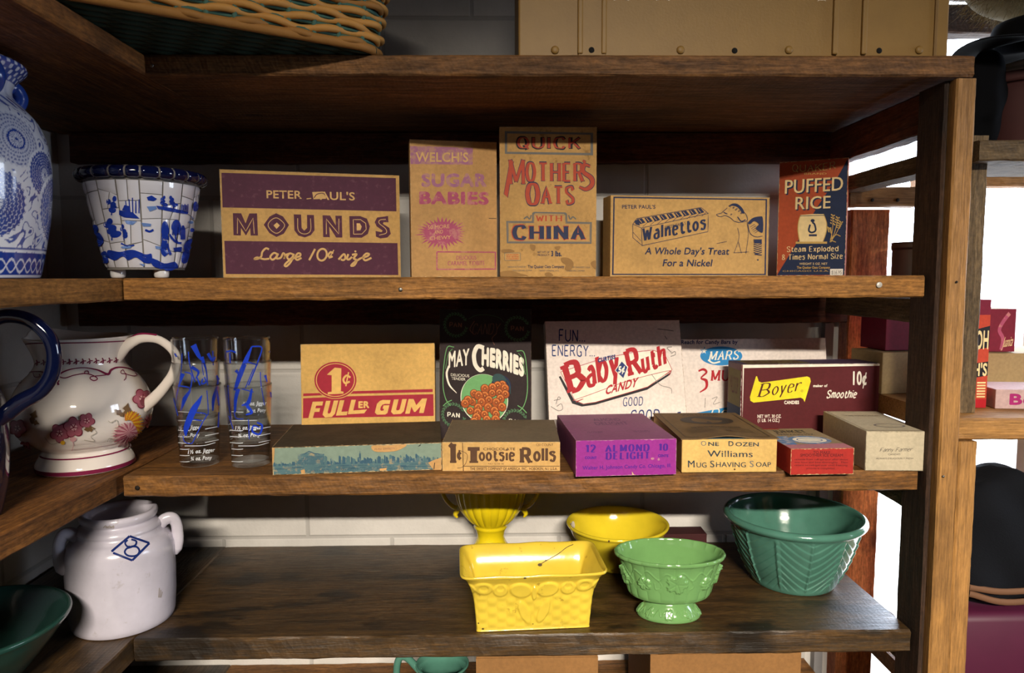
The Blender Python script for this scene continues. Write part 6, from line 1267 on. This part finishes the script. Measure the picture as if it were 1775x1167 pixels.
# ------------------------------------------------------------------ wicker basket on the top shelves
def basket():
    root = empty('wicker_basket', (0, 0, 0), label='large tan and green wicker basket lying across the top shelf corner', cat='basket')
    root.location = (-.50, 1.30, Z1 + EYE + .001); SO_ = root.location
    T_ = plain('willow_strand', '#c08a44', .65, bump=(60, .4)); T2 = plain('willow_strand_dark', '#9a6a30', .7, bump=(60, .4)); Gm = plain('green_painted_reed', '#3d6254', .7, bump=(40, .4)); GD = plain('dark_green_reed', '#20352a', .8)
    a = onz(655, 93, Z1); b = onz(150, 6, Z1); ctr = np.array([-.50, 1.30]); t = (b - a)[:2]; L_ = np.linalg.norm(t); t /= L_; nrm = np.array([-t[1], t[0]])
    if nrm @ np.array([0, -1.]) < 0: nrm = -nrm
    # front side line passes through a and b; body is a rounded rectangle behind it
    hw, hd, rc = .33, .15, .05
    P0 = a[:2] - ctr; cen = P0 + t * (hw - .012) - nrm * hd
    def outline(s, grow=0.0, n=200):
        hw_, hd_, r_ = hw + grow, hd + grow, rc + grow; q = []
        for cx, cy, a0 in ((hw_ - r_, hd_ - r_, 0), (-hw_ + r_, hd_ - r_, 90), (-hw_ + r_, -hd_ + r_, 180), (hw_ - r_, -hd_ + r_, 270)):
            for k in range(9): an = math.radians(a0 + k * 11.25); q.append((cx + r_ * math.cos(an), cy + r_ * math.sin(an)))
        q.append(q[0]); q = resample(np.array(q), n + 1)[:-1]; return cen + np.outer(q[:, 0], -t * -1) + np.outer(q[:, 1], nrm)
    n = 96 * 4; base = outline(0, 0, n); nor = np.stack([np.roll(base, -1, 0)[:, 1] - np.roll(base, 1, 0)[:, 1], -(np.roll(base, -1, 0)[:, 0] - np.roll(base, 1, 0)[:, 0])], 1); nor /= np.linalg.norm(nor, axis=1)[:, None]
    if ((base - cen) * nor).sum() < 0: nor = -nor
    mb = MB(); rows = 20; ph = np.arange(n) / n * 2 * math.pi * 48 / 2
    for r_ in range(rows):
        z = .010 + r_ * .0115; g = .035 * (z / .24); off = .0062 * np.sin(ph + (r_ % 2) * math.pi); wob = .0010 * np.sin(np.arange(n) * .13 + r_ * 2.1)
        P = np.c_[base + nor * (g + off)[:, None] if np.ndim(off) else base, np.full(n, z) + wob + .0025 * np.sin(ph * .5 + r_)]
        mb.tube(P, .0056, T_ if r_ % 5 else T2, n=8, sub=1, closed=True, flat=1.0)
    w = mb.build('weave', root); w.location = (0, 0, 0)
    mb = MB()
    for k in range(48):
        i = k * 8; p0 = base[i]; mb.tube([(*(p0 + nor[i] * (.0 + .035 * z / .24)), z) for z in (.002, .08, .16, .245)], .0042, Gm, n=8, sub=2)
    for r_ in range(rows):
        z = .016 + r_ * .0115; g = .035 * (z / .24); P = np.c_[base + nor * (g - .001), np.full(n, z)]; mb.tube(P[::3], .0030, Gm, n=6, sub=1, closed=True)
    w = mb.build('stakes', root); w.location = (0, 0, 0)
    mb = MB()
    for j in range(26):
        s = -hd + .01 + j * (2 * hd - .02) / 25; mb.tube([(*(cen + t * x + nrm * s), .006 + .0025 * math.sin(x * 60 + j * math.pi)) for x in np.linspace(-hw + .012, hw - .012, 60)], .0062, GD, n=6, sub=1)
    mb.tube(np.c_[outline(0, .002, 160), np.full(160, .006)], .0075, T2, n=8, sub=1, closed=True)
    w = mb.build('base', root); w.location = (0, 0, 0)
    mb = MB(); mb.tube(np.c_[outline(0, .037, 160), np.full(160, .247)], .011, T_, n=10, sub=1, closed=True); w = mb.build('rim', root); w.location = (0, 0, 0)
basket()

# ------------------------------------------------------------------ painted metal crate on the top shelf
def crate():
    M = plain('mustard_enamel_steel', '#8e6c35', .5, spec=.4, bump=(240, .12)); MD = plain('mustard_edge', '#7c5c2c', .6); K = plain('black_hole', '#0c0a08', .9); IWm = ink('cream_stencil', '#e8dcc2')
    x0, x1 = .033, .742; y0 = 1.196; h = .32; w = x1 - x0
    root = empty('metal_crate', ((x0 + x1) / 2, y0, Z1 + .001), label='mustard painted metal crate with ribs and bolts on the top shelf', cat='crate')
    ox = (x0 + x1) / 2; mb = MB(); mb.bbox(x0 - ox, x1 - ox, 0, .26, 0, h, M, .003)
    def px(x): return ony(x, 60, y0)[0] - ox
    for a in (1001, 1042, 1442, 1492): mb.bbox(px(a), px(a + 9), -.006, .001, .004, h, M, .002)
    mb.bbox(px(1618), px(1623), -.003, .001, .001, h, MD, .001); mb.bbox(px(1002), px(1050), -.0035, .0, .0, h, M, .0015)
    pn = face_pen(mb, [(0, 0), (100, 0), (100, 100), (0, 100)], (x0 - ox, -.0003, 0), (1, 0, 0), (0, 0, 1), w, h, (0, -1, 0))
    s = lambda x: (px(x) - (x0 - ox)) / w * 100
    # feet of a row of painted capitals whose tops are out of view
    for a, b_ in ((1063, 1090), (1136, 1160), (1415, 1430)): pn.P([(s(a), 72), (s((a + b_) / 2), 71.2), (s(b_), 72), (s(b_) - .6, 70.4), (s(a) + .6, 70.4)], IWm); pn.R(s((a + b_) / 2 - 3), 58, s((a + b_) / 2 + 3), 71.6, IWm)
    for a in (1097, 1255, 1322): pn.R(s(a - 2), 58, s(a + 2), 71.4, IWm)
    b = mb.build('body', root); b.location = (0, 0, 0)
    for x in (962, 1180, 1368, 1594):
        mb = MB(); lathe(mb, [(0, .004), (.004, .0036), (.006, .002), (.0065, 0), (0, 0)], M, nu=16, sub=2); q = mb.build('bolt', root, (px(x), -.0002, ony(x, 88, y0)[2] - Z1)); q.rotation_euler = (math.pi / 2, 0, 0)
    for x in (1025, 1274, 1525):
        mb = MB(); lathe(mb, [(0, .0006), (.0044, .0006), (.0048, 0), (0, 0)], K, nu=16, sub=1); q = mb.build('bolt_hole', root, (px(x), -.0035 if x == 1025 else -.0002, ony(x, 89, y0)[2] - Z1)); q.rotation_euler = (math.pi / 2, 0, 0)
crate()

# ------------------------------------------------------------------ things on the right-hand shelving
R0 = -.2445
K_RC = paper('deep_red_card', '#7c1430', vary=.1, rough=.6); K_TB = paper('tan_box', '#a58a5e'); K_OR = paper('red_orange_carton', '#c4462e', vary=.1); K_PK = paper('pink_white_card', '#c9aaa8', vary=.1)
def rightcarton(f):
    f.R(0, 0, 100, 14, K_RC); f.R(0, 14, 100, 100, K_OR); f.P([(30, 30), (100, 24), (100, 44), (30, 48)], I_BLACK); f.T("OH", 62, 45, 98, 16, I_CREAM, b=.03); f.P([(30, 60), (100, 57), (100, 70), (30, 74)], I_BLACK); f.T("H'S", 60, 70, 98, 11, I_CREAM, b=.03)
    for k in range(6): f.R(72, 76 + 2.6 * k, 96, 77.4 + 2.6 * k, I_CREAM)
    f.R(0, 92, 100, 100, I_RED2)
carton('cereal_box', 'narrow red orange carton with black lettered panels, beside the right-hand post', 'box', .066, .09, .200, (.866, 1.285, R0), 0, K_OR, front=rightcarton, fq=[(0, 0), (100, 0), (100, 100), (0, 100)])
carton('cardboard_box', 'long tan box on the right-hand shelf, under the small dark red box', 'box', .30, .14, .086, (1.085, 1.42, R0), .03, K_TB)
def redsm(f):
    f.R(0, 0, 100, 100, K_RC); f.S([(60, 96), (64, 70), (52, 50), (62, 30), (80, 10)], 10, I_PINK); f.T("Juanita", 62, 90, 92, 24, I_CREAM, sh=.3, y1=86)
carton('candy_box', 'small dark red box with pink script on top of the long tan box', 'box', .062, .10, .088, (1.026, 1.44, R0 + .0875), -.18, K_TB, front=redsm, fq=[(0, 0), (100, 0), (100, 100), (0, 100)])
carton('gum_box', 'flat pinkish white box with magenta lettering on the right-hand shelf edge', 'box', .20, .10, .036, (1.008, 1.262, R0), -.12, K_PK,
       front=lambda f: f.T("Beech", 12, 76, 64, 52, ink('magenta_ink', '#a3266c'), b=.04, y1=78), fq=[(0, 0), (100, 0), (100, 100), (0, 100)])
carton('cardboard_box', 'brown box under the tall deep red box, seen behind the dark post', 'box', .17, .10, .086, (.872, 1.455, R0), .16, K_TB)
carton('gift_box', 'tall deep red box seen between the stud and the dark post', 'box', .155, .09, .152, (.885, 1.475, R0 + .0875), .08, K_RC)
mb = MB(); lathe(mb, [(0, 0), (.052, 0), (.054, .003), (.054, .058), (.0555, .060), (.0555, .073), (.053, .0755), (0, .0755)], plain('dull_tin', '#6b6058', .5, .6), nu=64, sub=2)
tag(mb.build('round_tin', None, (.905, 1.523, R0 + .240)), 'grey brown round tin on top of the deep red box', 'tin')
# clay pot and pale cloth, hat and woolly thing on the upper right shelf
mb = MB(); lathe(mb, [(0, .004), (.06, .0), (.066, .003), (.078, .05), (.088, .10), (.094, .104), (.096, .118), (.093, .121), (.086, .117), (.08, .10), (.06, .02), (0, .02)], plain('dark_red_clay', '#43201f', .7), nu=72, sub=3)
tag(mb.build('clay_pot', None, (.945, 1.30, .2275)), 'dark reddish clay pot on the upper right shelf', 'pot')
def blob(name, loc, rad, mat, amp, fr, seed, sc=(1, 1, 1), label='', cat='', sub=4, fuzz=0, fm=None):
    bm = bmesh.new(); bmesh.ops.create_icosphere(bm, subdivisions=sub, radius=1); rr = np.random.default_rng(seed); ph = rr.uniform(0, 6, (6, 3)); k = rr.normal(size=(6, 3)) * fr
    V = []
    for v in bm.verts:
        p = np.array(v.co); d = sum(math.sin(k[i] @ p * 2 + ph[i, 0]) for i in range(6)) / 6; V.append(p * rad * (1 + amp * d) * np.array(sc))
    mb = MB(); mb.add(V, [[v.index for v in f.verts] for f in bm.faces], mat, True); bm.free(); V = np.array(V)
    for _ in range(fuzz):
        i = rr.integers(len(V)); p = V[i]; nn = p / np.linalg.norm(p) + rr.normal(size=3) * .6; q = np.cross(nn, rr.normal(size=3)); q = q / np.linalg.norm(q) * .0005
        j = rr.normal(size=3) * rad * .06; L_ = rr.uniform(.006, .016); mb.add([p + j - q, p + j + q, p + j + nn * L_ + q * 3 + (0, 0, -.002)], [(0, 1, 2)], fm or mat)
    return tag(mb.build(name, None, loc), label, cat)
blob('pale_cloth', (.935, 1.30, .2275 + .135), .035, plain('pale_cloth', '#b9ab98', .9), .35, 2.2, 3, (1.1, .9, .6), 'small crumpled pale cloth on top of the clay pot', 'cloth', fuzz=0)
M_FELT = plain('black_felt', '#0b0c10', .95, spec=.1)
h = MB(); lathe(h, [(.0, .045), (.05, .044), (.066, .036), (.072, .015), (.076, .004), (.10, .001), (.128, -.006), (.130, -.009), (.10, -.003), (.076, -.001), (.068, .012), (.05, .038), (0, .04)], M_FELT, nu=80, sub=3, disp=lambda th, r, z, s: (0 * r, .018 * np.cos(2 * th) * smoothstep(.08, .13, r)))
tag(h.build('felt_hat', None, (.93, 1.245, .398), (0.05, -.12, .2)), 'black felt hat with a curled brim at the upper right', 'hat')
blob('black_cloth', (.848, 1.262, .308), .070, M_FELT, .30, 2.4, 5, (.52, .5, 1.15), 'crumpled black cloth hanging beside the top of the post, left of the clay pot', 'cloth', 4)
blob('woolly_hat', (1.02, 1.33, .60), .15, plain('tan_wool', '#5d5238', .95, spec=.1), .12, 1.6, 9, (1.2, 1, .8), 'fuzzy tan woolly thing hanging at the top right corner', 'hat', 5, 16000, plain('wool_fibre', '#85775a', .95, spec=.1))
h = MB(); h.tube([(.78, 1.70, .645), (1.9, 1.70, .645)], .0095, plain('galvanised_pipe', '#8f8c8c', .35, 1.0), n=16, sub=1); sub2(h.build('pipe', S2)).location = (-1.2, -1.4, EYE)
# bag and case at the lower right
CASE_T = -.62
m = MB(); m.bbox(.832, 1.35, 1.24, 1.365, -.8045, CASE_T, plain('plum_vinyl', '#4a1530', .5), .015, True); tag(m.build('vinyl_case', None), 'dark plum case at the lower right, under the black bag', 'case')
def bag():
    M_ = plain('black_canvas', '#0e1016', .9, spec=.15, bump=(300, .3)); n, k = 48, 40; G = np.zeros((n, k, 3))
    for i in range(n):
        u = i / (n - 1) * 2 - 1
        for j in range(k):
            a = j / k * 2 * math.pi; ca, sa = math.cos(a), math.sin(a); e = .55
            y = math.copysign(abs(ca) ** e, ca) * .10; hgt = .235 - .05 * (u + .6) ** 2 + .012 * math.sin(u * 9) - .02 * u; z = (math.copysign(abs(sa) ** e, sa) + 1) / 2 * hgt
            en = (1 - abs(u) ** 8) ** .5 if abs(u) < 1 else .02; G[i, j] = (1.082 + u * .24, 1.315 + y * .62 * max(en, .05) + .006 * math.sin(u * 12 + z * 40), CASE_T + .001 + max(0, z * (.55 + .45 * en) + .004 * math.sin(u * 17 + y * 60) * (z > .02)))
    mb = MB(); mb.grid(G, M_, closed_v=True)
    for e, r in ((0, 0), (-1, 1)): mb.add(G[e], [list(range(k))[::1 if r else -1]], M_, True)
    o = mb.build('canvas_bag', None); tag(o, 'slumped black canvas bag with tan straps at the lower right', 'bag')
    for q in range(2):
        h = MB(); h.tube([(.87, 1.262, -.590 + .012 * q), (.93, 1.246, -.60 + .02 * q), (1.02, 1.240, -.585 + .02 * q), (1.12, 1.244, -.55 + .03 * q), (1.22, 1.26, -.53 + .02 * q)], .0035, plain('tan_strap', '#6b4a34', .8), n=8, flat=1.8); s_ = h.build('strap', o); s_.location = (0, 0, 0)
bag()
# ------------------------------------------------------------------ half-seen things under the lowest visible shelf
K_CB = paper('brown_cardboard', '#8a6238', vary=.15)
def openbox(label, x0, x1, y0, y1, zb, zt, rz=0):
    root = empty('cardboard_box', ((x0 + x1) / 2, (y0 + y1) / 2, zb), rz, label=label, cat='box'); w, d, h_ = (x1 - x0) / 2, (y1 - y0) / 2, zt - zb; t = .004
    mb = MB(); mb.box(-w, w, -d, -d + t, 0, h_, K_CB); mb.box(-w, w, d - t, d, 0, h_, K_CB); mb.box(-w, -w + t, -d + t, d - t, 0, h_, K_CB); mb.box(w - t, w, -d + t, d - t, 0, h_, K_CB); mb.box(-w + t, w - t, -d + t, d - t, 0, t, K_CB); q = mb.build('body', root); q.location = (0, 0, 0)
    mb = MB(); mb.box(-w + .001, w - .001, -d + .001, d * .75, h_ + .0002, h_ + .003, K_CB); q = mb.build('flap', root); q.location = (0, 0, 0)
Z5T = Z5 + .001
openbox('brown cardboard box below the shelf, under the yellow planter', -.048, .185, 1.30, 1.52, Z5T, -.725, .0)
openbox('brown cardboard box below the shelf, under the sea green bowl', .29, .585, 1.32, 1.55, Z5T, -.733, .0)
mb = MB(); lathe(mb, [(0, .004), (.05, .0), (.055, .004), (.068, .06), (.066, .11), (.05, .145), (.045, .165), (.052, .178), (.047, .179), (.04, .165), (.045, .14), (.06, .1), (.05, .01), (0, .01)], G_TEAL, nu=72); o = mb.build('teal_jug', None, (-.115, 1.33, Z5T)); tag(o, 'teal glazed jug, only its rim showing below the shelf', 'jug')
h = MB(); h.tube([(-.045, 0, .165), (-.070, 0, .192), (-.085, 0, .186), (-.088, 0, .15), (-.07, 0, .10)], .007, G_TEAL, n=12); q = h.build('handle', o); q.location = (0, 0, 0)
# dark low box at the back of the ware shelf
carton('low_box', 'low dark maroon box at the back of the shelf, left of the sea green bowl', 'box', .12, .05, .045, (.415, 1.585, Z4 + .0005), 0, paper('maroon_low_card', '#3d1618', vary=.1))
# white plastic ribbons
M_PL = plain('white_plastic_film', '#e8e6f0', .25, spec=.6); mb = MB(); rr = random.Random(12)
for k in range(9):
    x = .86 + rr.uniform(-.01, .05); y = 1.45 + rr.uniform(-.03, .04); P = [(x, y, -.800)]
    for j in range(5): P.append((P[-1][0] + rr.uniform(-.022, .016), P[-1][1] + rr.uniform(-.02, .02), min(-.735, max(-.800, P[-1][2] + rr.uniform(-.012, .035)))))
    mb.tube(P, [.004, .007, .006, .008, .005, .003], M_PL, n=8, flat=.25)
mb.tube([(.85, 1.45, -.79), (.828, 1.44, -.755), (.812, 1.44, -.765), (.82, 1.45, -.785), (.85, 1.46, -.792)], .0015, M_PL, n=6)
tag(mb.build('plastic_ribbon', None), 'tangle of white plastic ribbon on the low shelf by the window', 'ribbon')
